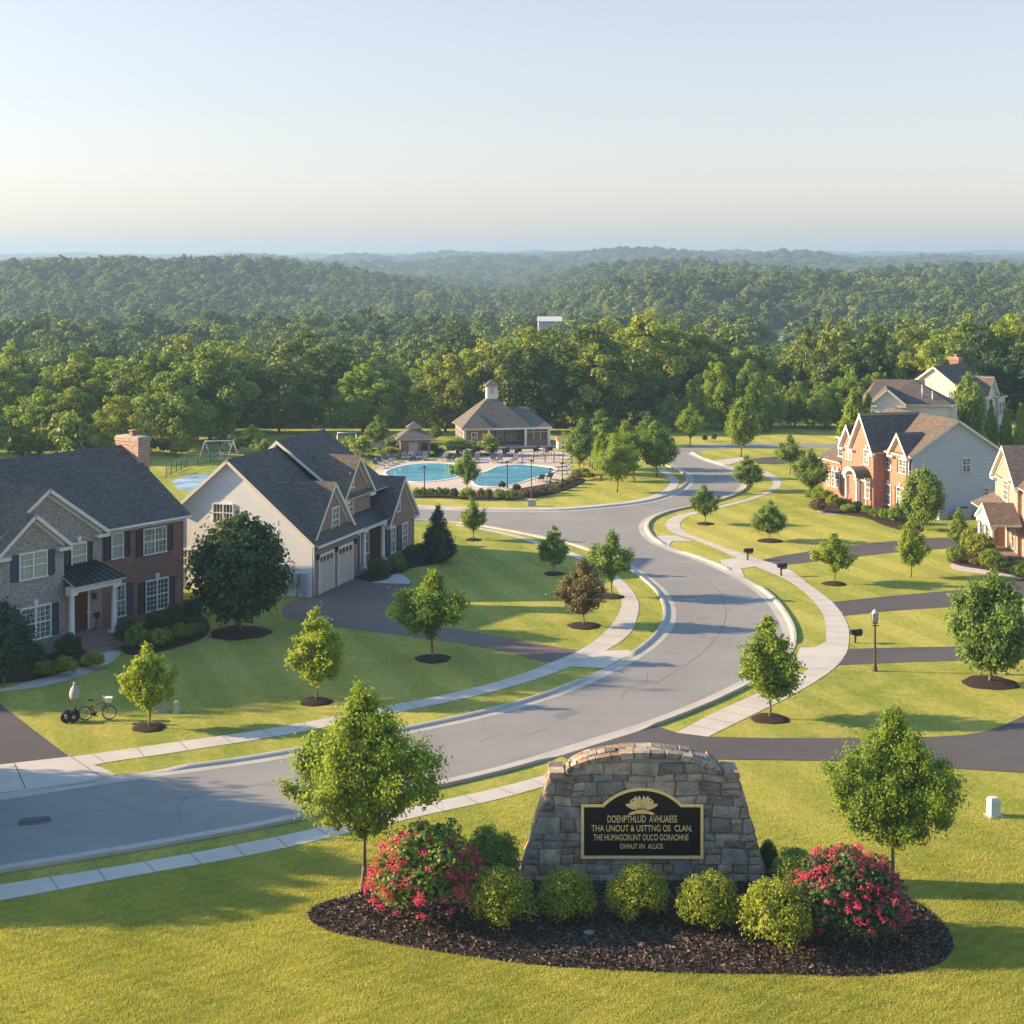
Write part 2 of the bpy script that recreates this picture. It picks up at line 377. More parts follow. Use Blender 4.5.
M['leaf_gold'] = m_leaf('leaves_gold', (0.120, 0.165, 0.012), (0.260, 0.320, 0.022), (0.40, 0.43, 0.040), 0.45, 0.03)
M['leaf_conifer'] = m_leaf('needles', (0.018, 0.042, 0.020), (0.034, 0.068, 0.032), (0.065, 0.105, 0.048), 0.15)
M['leaf_red'] = m_leaf('leaves_red_green', (0.075, 0.060, 0.022), (0.175, 0.125, 0.052), (0.17, 0.21, 0.055), 0.35, 0.05)
M['leaf_forest'] = m_leaf('leaves_forest', (0.026, 0.055, 0.010), (0.115, 0.175, 0.024), (0.32, 0.360, 0.044), 0.30, 0.5, 0.25)
M['leaf_wood'] = m_leaf('leaves_far_wood', (0.020, 0.044, 0.012), (0.080, 0.135, 0.024), (0.220, 0.270, 0.042), 0.24, 0.5, 0.05)
M['leaf_box'] = m_leaf('leaves_boxwood', (0.070, 0.115, 0.012), (0.200, 0.240, 0.022), (0.38, 0.38, 0.045), 0.36, 0.12, 2.5)
M['petal'] = m_leaf('petals_pink', (0.32, 0.022, 0.055), (0.50, 0.045, 0.115), (0.62, 0.12, 0.19), 0.3, 0.1, 1.5)
mm = Mat('mulch', rough=0.95, spec=0.1); P = mm.geo(); n_ = mm.noise(P, 14, 5, 0.8, 1.0); n2_ = mm.noise(P, 45, 3, 0.7)
mm.col(mm.ramp(mm.math('ADD', mm.math('MULTIPLY', n_, 0.5), mm.math('MULTIPLY', n2_, 0.5)), [(0.36, (0.012, 0.009, 0.008)), (0.52, (0.045, 0.030, 0.024)), (0.66, (0.13, 0.085, 0.06))]))
mm.bump(n2_, 0.9, 0.06); M['mulch'] = mm.m
mw = Mat('pool_water', (0.02, 0.20, 0.30), 0.08, 0.0, 0.6); wn = mw.noise(mw.geo((0.15, 0.6, 1)), 1.2, 3)
mw.col(mw.ramp(wn, [(0.3, (0.05, 0.24, 0.38)), (0.7, (0.14, 0.42, 0.52))])); mw.bump(mw.noise(mw.geo(), 1.5, 2), 0.08, 0.05); M['water'] = mw.m
# ------------------------------------------------------------------ terrain
def zt(x, y):
    x = np.asarray(x, float); y = np.asarray(y, float)
    ye = 193 + 62 * smooth((x - 12) / 20)
    z = -11 * smooth((y - ye) / 110)
    z = z - (6 - 3.5 * smooth((x + 20) / 120)) * smooth((y - 470) / 150)
    z = z + 23 * np.exp(-((x + 235) / np.where(x < -235, 330., 135.)) ** 2 - ((y - 1080) / 240.) ** 2)
    rel = np.sin(x / 83. + 0.7 * np.sin(y / 140.)) * np.sin(y / 95. + 0.9 * np.sin(x / 160.)) + 0.6 * np.sin(x / 47. + y / 71.)
    z = z + 10 * smooth((y - 690) / 90) * (1 - smooth((y - 1250) / 250)) * smooth((x - 5) / 60)
    z = z + 5.0 * rel * smooth((y - 480) / 200) * (1 + 1.2 * smooth((y - 900) / 900) * (1 - smooth((y - 3000) / 1200)))
    z = z - 5 * np.exp(-((y - 700) / 90.) ** 2) * smooth((40 - x) / 80)
    w = np.sin(x / 310 + 1) + 0.6 * np.sin(x / 130 + y / 400) + 0.5 * np.sin(x / 71 + 2)
    z = z + smooth((y - 900) / 400) * (1.5 * w)
    w2 = np.sin(x / 500 + 2.2) + 0.5 * np.sin(x / 210 + 0.4)
    z = z + (15 + 4 * w2) * np.exp(-((y - 2450) / 380.) ** 2) - 10 * np.exp(-((y - 1650) / 230.) ** 2)
    w3 = np.sin(x / 800 + 0.5) + 0.6 * np.sin(x / 330 + 1.4)
    z = z + (20 + 5 * w3) * np.exp(-((y - 3500 - x * 0.12) / 500.) ** 2)
    w4 = np.sin(x / 1500 - 0.6) + 0.6 * np.sin(x / 620 + 0.9) + 0.3 * np.sin(x / 260)
    z = z + (39 + 3.6 * w4) * smooth((y - 4400) / 1100) * (1 - 0.8 * smooth((y - 5650) / 600))
    return z
def build_ground():
    ys = np.concatenate([np.linspace(-150, 200, 12), np.linspace(208, 700, 60), np.geomspace(712, 6900, 120)])
    t = np.linspace(-1, 1, 181); xs = 3900 * np.sinh(t * 4.2) / math.sinh(4.2)
    X, Y = np.meshgrid(xs, ys); Z = zt(X, Y); ny, nx = X.shape
    v = np.stack([X, Y, Z], -1).reshape(-1, 3)
    f = [(j * nx + i, j * nx + i + 1, (j + 1) * nx + i + 1, (j + 1) * nx + i) for j in range(ny - 1) for i in range(nx - 1)]
    me = bpy.data.meshes.new('ground'); me.from_pydata(v.tolist(), [], f)
    me.polygons.foreach_set('use_smooth', [True] * len(me.polygons))
    me.update(); o = link('ground', me, M['grass']); o['kind'] = 'structure'
build_ground()

def W(pts): return [g(*p) for p in pts]
def ext(a, b, d):     # continue the line a->b by d metres beyond b
    v = (b - a).normalized(); return b + v * d

# outer kerb lines of the street, as picture points on the ground
left_line = W([(-0.1, 797), (117, 779), (256, 760), (340, 744.5), (423, 728), (500, 710.6), (560, 692), (600, 674.5), (638, 654), (661, 634), (669, 614.6), (664, 597), (650, 582), (630, 568), (606, 556), (575, 545), (545, 538), (505, 530), (460, 523), (413, 520.5), (300, 521), (180, 524)])
left_line = [ext(left_line[1], left_line[0], 60)] + [ext(left_line[1], left_line[0], 25)] + left_line
top_line = W([(180, 512), (300, 510), (413, 508.5), (481, 511), (558, 511), (600, 508), (643, 503), (672, 495), (687, 485), (689, 478), (683, 472), (670, 466), (664, 461), (668, 457), (680, 453.5)])
right_line = W([(690, 453), (703, 459.5), (720, 465), (736, 470), (745, 477), (746, 484), (737, 493), (719, 500), (694, 506), (667, 512), (650, 519), (644.4, 526), (646, 533), (653, 540.5), (670, 549), (701, 560), (727, 571), (752, 585), (770, 599), (783, 616), (790, 632), (789, 647), (780, 661), (763, 674), (743, 685), (702, 704.5), (649, 725), (598, 741), (560, 753), (500, 770.5), (430, 787), (278, 822), (127, 849.5), (0, 870)])
right_line = right_line + [ext(right_line[-2], right_line[-1], 25), ext(right_line[-2], right_line[-1], 60)]
LL, TL, RL = catmull(left_line), catmull(top_line), catmull(right_line)
flat_poly('street', LL + TL + RL, 0.006, M['asphalt'])
flat_poly('cross_street', W([(672, 449), (690, 445), (740, 443), (790, 443.5), (850, 444), (850, 448.5), (790, 448), (740, 448), (704, 450), (692, 455), (672, 456)]), 0.010, M['asphalt'])

def offset(line, d):
    out = []
    for i, p in enumerate(line):
        a = line[max(i - 1, 0)]; b = line[min(i + 1, len(line) - 1)]; t = (b - a).normalized()
        out.append(p + Vector((-t.y, t.x, 0)) * d)
    return out
def ribbon_profile(name, line, prof, mat, side=1, drops=()):
    """sweep a section (offset, height) along a line; drops: stretches (a, b) of world points where the kerb is lowered"""
    rows = [offset(line, side * o) for o, z in prof]
    mb = MB()
    def lower(p):
        k = 1.0
        for (c, r) in drops:
            d = (p - c).length; k = min(k, max(0.15, min(1, (d - r) / 0.8 + 0.15)))
        return k
    for i in range(len(line) - 1):
        if (line[i + 1] - line[i]).length < 0.02: continue
        for j in range(len(prof) - 1):
            q = []
            for (ii, jj) in ((i, j), (i + 1, j), (i + 1, j + 1), (i, j + 1)):
                p = rows[jj][ii]; q.append((p.x, p.y, 0.012 + prof[jj][1] * lower(line[ii])))
            mb.face(q, smooth=False)
    o = mb.build(name, mat, fix=True); o['kind'] = 'structure'; return o
KP = [(-0.45, 0.0), (0.0, 0.012), (0.10, 0.10), (0.20, 0.135), (0.34, 0.135), (0.36, 0.0)]
drops = [(g(60, 786), 4.2), (g(612, 668), 2.6), (g(616, 749), 3.2), (g(796, 655), 2.4), (g(745, 578), 2.6), (g(664, 549), 1.5), (g(735, 470), 3)]
ribbon_profile('kerb', LL, KP, M['kerb'], 1, drops)
ribbon_profile('kerb', TL, KP, M['kerb'], 1, drops)
ribbon_profile('kerb', RL, KP, M['kerb'], 1, drops)

def band(name, a, b, mat, z, k=6):
    A, B = catmull(a, k), catmull(b, k)
    return flat_poly(name, A + list(reversed(B)), z, mat)
# footpaths
near_top = W([(0, 885), (127, 865), (260, 840.5), (350, 821), (438, 801.5), (500, 787.5), (550, 774), (588, 763)])
near_bot = W([(0, 901), (127, 877.5), (260, 853.5), (350, 833), (438, 812.5), (500, 799), (550, 785), (600, 770)])
near_top.insert(0, ext(near_top[1], near_top[0], 30)); near_bot.insert(0, ext(near_bot[1], near_bot[0], 30))
band('sidewalk', near_top, near_bot, M['concrete'], 0.018)
rs_in = W([(677, 733), (702, 719), (738, 702), (775, 686), (812, 667), (824, 652), (826, 634), (822, 613), (801, 590), (783, 578.5), (762, 569.5), (740, 559.5), (697, 541), (671, 532), (666, 524), (674, 516.5), (696, 511.5), (722, 505.5), (752, 497.5), (769, 489), (773, 481.5), (762, 474.5), (745, 468)])
rs_out = W([(708, 737), (753, 715), (789, 697), (816, 681.5), (836, 667), (846, 654), (849, 641), (848, 626), (840, 611), (827, 597.5), (807, 583), (787, 568.5), (757, 558.5), (701.6, 539), (684, 531), (680, 524), (688, 517), (709, 510.5), (737, 504), (763, 496), (779, 488), (781, 481), (773, 474.5), (752, 466)])
band('sidewalk', rs_in, rs_out, M['concrete'], 0.018)
ls_top = W([(0, 765.5), (72, 757), (160, 744.5), (256, 731), (305, 722.5), (387, 706), (440, 696), (500, 681), (552, 662.5), (582, 649), (605, 632), (619, 613), (621, 598), (613, 584), (600, 572), (583, 562), (567, 554.5), (537, 544.5), (515, 537.5), (486, 531), (456, 526)])
ls_bot = W([(0, 793), (60, 783), (88, 767), (170, 753.5), (256, 740), (307, 731), (387, 714.5), (440, 704), (500, 690), (552, 674), (602, 653), (629, 634.5), (637, 618), (638.5, 603), (631, 589), (616, 575), (597, 563.5), (573, 552.5), (540, 542), (517, 535.5), (487, 529), (456, 524.5)])
ls_top.insert(0, ext(ls_top[1], ls_top[0], 25)); ls_bot.insert(0, ext(ls_bot[1], ls_bot[0], 25))
band('sidewalk', ls_top, ls_bot, M['concrete'], 0.018)
band('sidewalk', W([(415, 505), (480, 507.5), (560, 507.5), (600, 504.5), (640, 499), (662, 491), (670, 483), (666, 476), (658, 470.5)]),
     W([(415, 506.5), (480, 509), (560, 509), (604, 506.5), (646, 501), (671, 491.5), (679, 483), (675, 475.5), (664, 469)]), M['concrete'], 0.018)
# aprons that join footpath and street
flat_poly('driveway_apron', [ext(g(117, 775), g(0, 793.5), 15)] + W([(0, 793.5), (60, 785.5), (117, 775.5), (102, 768), (84, 763), (70, 757), (0, 765)]), 0.024, M['concrete'])
flat_poly('driveway_apron', W([(572, 667), (604, 668.5), (634, 652.5), (628, 650.5), (606, 651), (596, 655), (584, 661)]), 0.024, M['concrete'])
flat_poly('driveway_apron', W([(724, 569.5), (746, 580), (741, 569), (762, 566), (741, 558), (720, 560)]), 0.024, M['concrete'])
flat_poly('driveway_apron', W([(800, 648), (815, 647.5), (826, 642), (846, 654), (836, 667), (809, 669), (794, 664), (797, 656)]), 0.024, M['concrete'])
flat_poly('driveway_apron', W([(655, 536), (676, 536), (693, 541.5), (672, 541.5), (668, 547), (658, 541)]), 0.024, M['concrete'])
flat_poly('driveway_apron', W([(712, 461), (742, 457.5), (748, 459.5), (728, 465)]), 0.024, M['concrete'])
# driveways
D = M['drive']
flat_poly('driveway', [Vector((-45, 62, 0)), Vector((-45, 80, 0))] + W([(0, 704), (36, 732), (70, 757.5), (0, 766)]), 0.012, D)
flat_poly('driveway', catmull(W([(283, 617), (292, 600), (312, 597), (340, 585), (358, 577), (383, 577), (409, 578), (408, 589), (393, 601), (385, 611), (390, 619), (430, 625), (469, 631), (522, 641), (560, 647.5), (580, 651), (566, 657), (553, 662.5), (507, 652.5), (456, 643), (397, 635), (342, 627.5), (300, 622)]), 3, True), 0.012, M['drive_brown'])
flat_poly('driveway', W([(757, 561), (780, 556), (815, 550.5), (851, 545.5), (895, 541), (932, 538), (949, 537.5), (975, 536), (975, 548), (948, 548.5), (895, 552.5), (851, 557.5), (815, 561.5), (777, 566), (762, 566)]), 0.012, D)
flat_poly('driveway', W([(829, 602.5), (891, 596), (970, 589), (1003, 584), (1040, 575), (1110, 572), (1110, 588), (1024, 598), (957, 606.5), (891, 611), (843, 616), (842, 612)]), 0.012, D)
flat_poly('driveway', W([(848, 649), (890, 647.8), (952, 646.7), (1024, 644), (1120, 640), (1330, 632), (1330, 650), (1120, 658), (1024, 660), (962, 660.6), (890, 663), (836, 665.5), (846, 655)]), 0.012, D)
flat_poly('driveway', W([(572, 751), (600, 742), (649, 728), (657, 726.5), (664, 729), (679, 734), (707, 737), (760, 738.3), (820, 738.6), (900, 738.2), (937, 737), (962, 735.5), (985, 732), (1005, 725), (1024, 716), (1090, 700), (1400, 668), (1400, 690), (1250, 712), (1180, 760), (1110, 778), (1024, 773), (952, 768.5), (900, 764), (835, 761), (712, 759.5), (640, 764), (600, 770), (576, 766), (560, 755)]), 0.024, D)
flat_poly('driveway', W([(752, 459), (764, 457.5), (790, 458), (800, 463), (774, 464.5), (758, 464)]), 0.012, D)
flat_poly('path', catmull(W([(-60, 708), (0, 692), (40, 687), (80, 676), (106, 665), (120, 652), (101, 650), (96, 660), (70, 671), (36, 680), (0, 689), (-60, 700)]), 3, True), 0.010, M['concrete'])
flat_poly('path', W([(372, 583), (384, 578), (388, 574.5), (396, 573), (404, 576), (411, 581), (409, 584)]), 0.016, M['concrete'])
flat_poly('path', catmull(W([(950, 566), (957, 562), (972, 562), (990, 566), (1010, 571), (1030, 574), (1030, 580), (1005, 577), (975, 573), (958, 571)]), 3, True), 0.016, M['concrete'])
flat_poly('path', catmull(W([(817, 512), (825, 508.5), (838, 509.5), (850, 508), (853, 511), (842, 514), (828, 515)]), 3, True), 0.016, M['concrete'])
# paving joints, seams, patch
jm = MB()
def joints(a, b, n, t0=0.0, z=0.022, w=0.03):
    A, B = catmull(a, 8), catmull(b, 24)
    def at(L, t):
        ds = [0]
        for p, q in zip(L, L[1:]): ds.append(ds[-1] + (q - p).length)
        s = t * ds[-1]
        for i in range(len(L) - 1):
            if ds[i + 1] >= s: return L[i].lerp(L[i + 1], (s - ds[i]) / max(ds[i + 1] - ds[i], 1e-6))
        return L[-1]
    for k in range(1, n):
        p = at(A, k / n); q = min(B, key=lambda w_: (w_ - p).length); d = (q - p).normalized(); t = Vector((-d.y, d.x, 0)) * w / 2
        jm.face([(p + t).to_tuple()[:2] + (z,), (p - t).to_tuple()[:2] + (z,), (q - t).to_tuple()[:2] + (z,), (q + t).to_tuple()[:2] + (z,)])
joints(near_top[1:], near_bot[1:], 15); joints(rs_in, rs_out, 70); joints(ls_top[1:], ls_bot[1:], 40)
for a, b in (((14, 764), (25, 789)), ((70, 757), (100, 777)), ((-50, 768), (-40, 800))):
    p, q = g(*a), g(*b); jm.face([(p.x, p.y, 0.028), (p.x + 0.05, p.y, 0.028), (q.x + 0.05, q.y, 0.028), (q.x, q.y, 0.028)])
o = jm.build('sidewalk_joint_lines', M['joint']); o['kind'] = 'structure'
def seam(pts, w=0.07, z=0.010):
    L = catmull(W(pts), 8); A, B = offset(L, w / 2), offset(L, -w / 2)
    flat_poly('street_seam', A + list(reversed(B)), z, M['seam'])
seam([(-40, 832), (53, 819), (128, 807), (190, 797), (256, 785), (330, 772)], 0.05)
seam([(640, 561), (683, 571), (713, 586), (725, 605), (724, 624), (712, 643), (690, 662), (655, 684)], 0.045)
seam([(672, 559), (695, 557)], 0.12); seam([(536, 548), (580, 551)], 0.05)
seam([(0, 795), (45, 789), (95, 782)], 0.05, 0.03)
seam([(170, 826), (180, 818), (178, 808), (188, 797)], 0.035); seam([(480, 742), (500, 735), (515, 738), (548, 728)], 0.035); seam([(620, 700), (628, 690), (644, 684), (648, 672)], 0.03); seam([(655, 520), (610, 524), (560, 526)], 0.06); seam([(700, 585), (715, 580), (733, 583)], 0.05)
flat_poly('street_patch', W([(552, 716), (572, 710), (581, 713), (560, 720)]), 0.010, m_asphalt('patch_faint', (0.15, 0.145, 0.14), (0.18, 0.172, 0.165)))
flat_poly('street_patch', W([(18, 821), (24, 818), (50, 816), (52, 822), (36, 825), (18, 826)]), 0.010, M['patch'])

# pool
flat_poly('pool_deck', catmull(W([(374, 474), (382, 466), (398, 461), (435, 459), (462, 457), (490, 457.5), (535, 459), (568, 465), (571, 474), (556, 481), (520, 488.5), (485, 492), (440, 490), (406, 485), (382, 479)]), 4, True), 0.008, M['deckc'])
flat_poly('clubhouse_terrace', W([(455, 460), (445, 452), (462, 449), (556, 450), (572, 455), (566, 462), (520, 459)]), 0.012, M['deckc'])
def pool(name, pts, label):
    L = catmull(W(pts), 5, True)
    r = empty(name, sum(L, Vector()) / len(L)); tag(r, label, 'swimming pool')
    loc = r.location.copy()
    w = flat_poly('water', [p - loc for p in L], 0.020, M['water'], kind=None, parent=r)
    n = len(L); ring = []
    mb = MB()
    c = sum(L, Vector()) / n
    out = [p + (p - c).normalized() * 0.35 for p in L]
    for k in range(n):
        l = (k + 1) % n
        a, b, d, e = L[k] - loc, L[l] - loc, out[l] - loc, out[k] - loc
        mb.face([(a.x, a.y, 0.06), (b.x, b.y, 0.06), (d.x, d.y, 0.06), (e.x, e.y, 0.06)])
        mb.face([(a.x, a.y, 0.0), (b.x, b.y, 0.0), (b.x, b.y, 0.06), (a.x, a.y, 0.06)])
        mb.face([(e.x, e.y, 0.0), (d.x, d.y, 0.0), (d.x, d.y, 0.06), (e.x, e.y, 0.06)])
    mb.build('coping', M['cream'], r, fix=True)
pool('swimming_pool', [(386, 473), (394, 468.5), (410, 465), (428, 463.8), (448, 464), (462, 465.5), (467, 470), (458, 477), (440, 480.5), (418, 482), (402, 480.5), (391, 477)], 'free-form blue swimming pool with a curved end, beside the small brick pavilion')
pool('swimming_pool', [(478, 475), (489, 471), (500, 466.5), (521, 465), (546, 467), (555, 469), (550, 473), (534, 478), (514, 484), (494, 487), (478, 486)], 'turquoise swimming pool with a straight slanting side, in front of the clubhouse terrace')
flat_poly('pond', catmull([Vector((94, 560, 0)), Vector((118, 556, 0)), Vector((140, 600, 0)), Vector((150, 680, 0)), Vector((120, 700, 0)), Vector((96, 640, 0))], 4, True), float(zt(118, 620)) + 1.6, m_plain('pond_water', (0.30, 0.32, 0.30), 0.3), th=0.0)
# ------------------------------------------------------------------ vegetation
def leaf_cloud(rng, c, rc, n, leaf, flat=0.85, out=0.75, shell=0.55, aspect=1.5, soft=False):
    """n leaf quads round the clump centres c (K,3) of radius rc (K,)"""
    K = len(c); w = rc ** 2; idx = rng.choice(K, n, p=w / w.sum())
    d = rng.normal(size=(n, 3)); d /= np.linalg.norm(d, axis=1)[:, None]
    low = d[:, 2] < -0.2; d[low & (rng.random(n) < 0.5), 2] *= -1
    r = rng.uniform(shell ** 3, 1.08, n) ** (1 / 3.)
    off = d * (r * rc[idx])[:, None]; off[:, 2] *= flat
    if soft:      # sprays: leaves thin out from the twig and reach outwards and up
        ax = c * np.array([1, 1, 0]); ax /= np.maximum(np.linalg.norm(ax, axis=1), 1e-3)[:, None]; ax[:, 2] = 0.75; ax += rng.normal(0, 0.35, ax.shape); ax /= np.linalg.norm(ax, axis=1)[:, None]
        off = rng.normal(size=(n, 3)) * (rc[idx] * 0.50)[:, None]; al = rng.normal(0, 0.62, n) * rc[idx]
        off = off + ax[idx] * al[:, None]; d = off / np.maximum(np.linalg.norm(off, axis=1), 1e-6)[:, None] * 0.6 + ax[idx] * 0.5
    p = c[idx] + off
    nrm = d * out + rng.normal(size=(n, 3)) * 0.5 + np.array([0, 0, 0.25]); nrm /= np.linalg.norm(nrm, axis=1)[:, None]
    t = np.cross(nrm, rng.normal(size=(n, 3))); t /= np.linalg.norm(t, axis=1)[:, None]; b = np.cross(nrm, t)
    s = leaf * rng.uniform(0.6, 1.3, n)[:, None]
    v = np.stack([p - t * s * aspect * .6, p + b * s * 0.5, p + t * s * aspect * .6, p - b * s * 0.5], 1).reshape(-1, 3)
    ct = rng.normal(0.5, 0.16, K)
    tint = np.clip(ct[idx] * 0.6 + rng.uniform(0, 1, n) * 0.4, 0, 1)
    return v, tint

PROF = {
    'diamond': lambda t: np.clip(np.sin(np.pi * np.clip(t, 0.02, 0.99) ** 0.80) ** 1.15, 0.10, 1),
    'oval':  lambda t: np.clip(np.sin(np.pi * np.clip(t, 0, 1) ** 0.62) ** 0.75, 0.05, 1) * (1 - 0.25 * t),
    'round': lambda t: np.sqrt(np.clip(1 - (2 * t - 0.92) ** 2, 0.03, 1)),
    'egg':   lambda t: np.clip(np.sin(np.pi * np.clip(t, 0.02, 0.985) ** 0.75) ** 0.62, 0.05, 1),
    'cone':  lambda t: np.clip((1 - t) ** 0.78 * np.minimum(1, 0.55 + t * 3.2), 0.04, 1),
    'tall':  lambda t: np.clip(np.sin(np.pi * np.clip(t, 0.03, 0.97) ** 0.8) ** 0.5, 0.08, 1) * (1 - 0.35 * t),
}
def crown_mesh(name, seed, Rr, z0, z1, prof, nc, nl, leaf, rcl=(0.2, 0.34), ragged=0.12, flat=0.85, shell=0.5, tops=4, core=0.25, soft=True):
    rng = np.random.default_rng(seed); f = PROF[prof]; H = z1 - z0
    t = rng.random(nc * 6); keep = rng.random(nc * 6) < f(t) ** (1.3 if prof != 'cone' else 0.9); t = t[keep][:nc]
    while len(t) < nc: t = np.append(t, rng.random())
    az = np.arange(nc) * 2.39996 + rng.normal(0, 0.3, nc); lob = 1 + ragged * np.sin(az * 3 + seed) + rng.normal(0, ragged, nc)
    rr = f(t) * Rr * lob; rc = Rr * rng.uniform(*rcl, nc) * (0.55 + 0.45 * f(t))
    rad = np.maximum(rr - rc * 0.8, 0) * np.where(rng.random(nc) < core, rng.uniform(0.1, 0.7, nc), rng.uniform(0.85, 1.0, nc))
    z = z0 + rc * 0.5 + t * (H - rc * 1.2)
    c = np.stack([rad * np.cos(az), rad * np.sin(az), z], 1)
    if tops:
        k = tops; a = rng.uniform(0, 6.28, k); tt = rng.uniform(0.74, 0.985, k); q = Rr * f(tt) * rng.uniform(0.1, 0.8, k)
        c = np.concatenate([c, np.stack([q * np.cos(a), q * np.sin(a), z0 + H * (tt - 0.02)], 1)]); rc = np.append(rc, Rr * rng.uniform(0.08, 0.14, k))
    v, tint = leaf_cloud(rng, c, rc, nl, leaf, flat, shell=shell, soft=soft)
    me = fast_mesh(name, v, None, 4, tint=tint)
    return me, c
def trunk_mesh(name, seed, c, top, r0, limbs=9, z0=0.0, bend=0.02, crown_low=None):
    rng = random.Random(seed); mb = MB(); pts = []; rs = []
    n = 6; ox = oy = 0
    for k in range(n + 1):
        t = k / n; ox += rng.uniform(-bend, bend) * top; oy += rng.uniform(-bend, bend) * top
        if k == 0: ox = oy = 0
        pts.append(Vector((ox, oy, z0 + (top - z0) * t))); rs.append(r0 * (1.35 if k == 0 else 1) * (1 - 0.78 * t) + r0 * 0.08)
    mb.path(pts, rs, 8)
    idx = list(range(len(c))); rng.shuffle(idx)
    for i in idx[:limbs]:
        e = Vector(c[i]); h = max((crown_low if crown_low is not None else top * 0.25), e.z - (Vector((e.x, e.y, 0)).length) * 0.9)
        h = min(h, top * 0.95); k = max(0, min(n - 1, int((h - z0) / (top - z0) * n))); fr = (h - pts[k].z) / (pts[k + 1].z - pts[k].z)
        s = pts[k].lerp(pts[k + 1], max(0, min(1, fr))); m = s.lerp(e, 0.5) + Vector((0, 0, 0.04 * top))
        mb.path([s, m, e], [r0 * 0.42, r0 * 0.26, r0 * 0.08], 5)
    me_o = mb.build(name, None); me = me_o.data; bpy.data.objects.remove(me_o); return me

class TreeKind:
    def __init__(s, label_name, seed, Rr, low, prof, nc, nl, leaf, r0=0.016, limbs=9, bark='bark', **kw):
        s.crown, c = crown_mesh('crown', seed, Rr, low, 1.0, prof, nc, nl, leaf, **kw)
        s.trunk = trunk_mesh('trunk', seed, c, 0.86, r0, limbs, crown_low=low * 1.02, z0=-0.01)
        s.trunk.materials.append(M[bark]); s.crown.materials.append(M['leaf_mid']); s.R = Rr; s.low = low; s.name = label_name
def put_tree(kind, loc, h, width, mat, label, cat='tree', group=None, rz=None, bark=None):
    o = empty(kind.name, loc, rz if rz is not None else random.uniform(0, 6.28)); tag(o, label, cat, group)
    sx = (width / 2) / kind.R
    for nm, me in (('trunk', kind.trunk), ('crown', kind.crown)):
        p = bpy.data.objects.new(nm, me); COL.objects.link(p); p.parent = o; p.scale = (sx, sx, h)
        if nm == 'crown' and mat:
            p.material_slots[0].link = 'OBJECT'; p.material_slots[0].material = M[mat]
        if nm == 'trunk':
            k = (sx + h) * 0.5; p.scale = (min(sx, h), min(sx, h), h)
            if bark: p.material_slots[0].link = 'OBJECT'; p.material_slots[0].material = M[bark]
    return o
def tree_px(kind, px, py, top, wpx, mat, label, cx=None, **kw):
    p = g(px, py); s = p.y / FOC
    return put_tree(kind, p, (py - top) * s * 1.0, wpx * s, mat, label, **kw)

K_hero = [TreeKind('street_tree', 11, 0.39, 0.27, 'diamond', 190, 56000, 0.0118, 0.013, 40, rcl=(0.09, 0.18), ragged=0.16, tops=26, shell=0.2, core=0.4),
          TreeKind('street_tree', 23, 0.38, 0.24, 'diamond', 190, 56000, 0.0118, 0.012, 40, rcl=(0.09, 0.18), ragged=0.15, tops=24, shell=0.2, core=0.4)]
K_young = [TreeKind('young_tree', 31 + k, 0.31, 0.21, 'diamond' if k % 2 else 'oval', 80, 11500, 0.021, 0.012, 18, rcl=(0.14, 0.25), ragged=0.12, tops=8, shell=0.2, core=0.4) for k in range(4)]
K_oval = [TreeKind('shade_tree', 41 + k, 0.40, 0.10, 'egg', 110, 16000, 0.026, 0.016, 10, rcl=(0.16, 0.26), ragged=0.05, tops=3) for k in range(2)]
K_cone = [TreeKind('evergreen_tree', 51 + k, 0.32, 0.03, 'cone', 230, 12000, 0.024, 0.014, 4, rcl=(0.13, 0.22), ragged=0.05, tops=6) for k in range(2)]
K_for = [TreeKind('forest_tree', 61 + k, 0.40 + 0.03 * (k % 3), 0.03, ('round', 'egg', 'tall', 'egg', 'round')[k], 80, 11000, 0.021, 0.014, 8, rcl=(0.15, 0.27), ragged=0.10, tops=4, shell=0.45, soft=False) for k in range(5)]
K_wood = [TreeKind('forest_tree', 71 + k, 0.40, 0.06, ('round', 'egg', 'tall', 'round')[k], 44, 5000, 0.030, 0.014, 4, rcl=(0.2, 0.34), ragged=0.08, tops=2, shell=0.5, soft=False) for k in range(4)]
K_airy = TreeKind('airy_tree', 81, 0.33, 0.38, 'tall', 40, 3000, 0.026, 0.012, 22, 'bark_pale', rcl=(0.12, 0.22), ragged=0.2, tops=5)

# the two trees flanking the stone sign
T1 = tree_px(K_hero[0], 362, 894, 690, 138, 'leaf_young', 'bright green tree at the left end of the mulch bed, beside the pink flowering shrub', rz=0.6)
T2 = tree_px(K_hero[1], 893, 893, 710, 122, 'leaf_young', 'bright green tree with low wide crown at the right end of the mulch bed', rz=2.2)
def ring(px, py, r, z=0.03):
    p = g(px, py); mb = MB(); n = 26
    mb.lathe((p.x, p.y, 0), [(r * 1.05, 0.0), (r, 0.05), (r * 0.6, 0.12), (0.02, 0.15)], n)
    for i, v in enumerate(mb.v):
        a = math.atan2(v[1] - p.y, v[0] - p.x); k = 1 + 0.05 * math.sin(3 * a + px) + 0.04 * math.sin(7 * a); mb.v[i] = (p.x + (v[0] - p.x) * k, p.y + (v[1] - p.y) * k, v[2])
    o = mb.build('mulch_ring', M['mulch']); o['kind'] = 'structure'
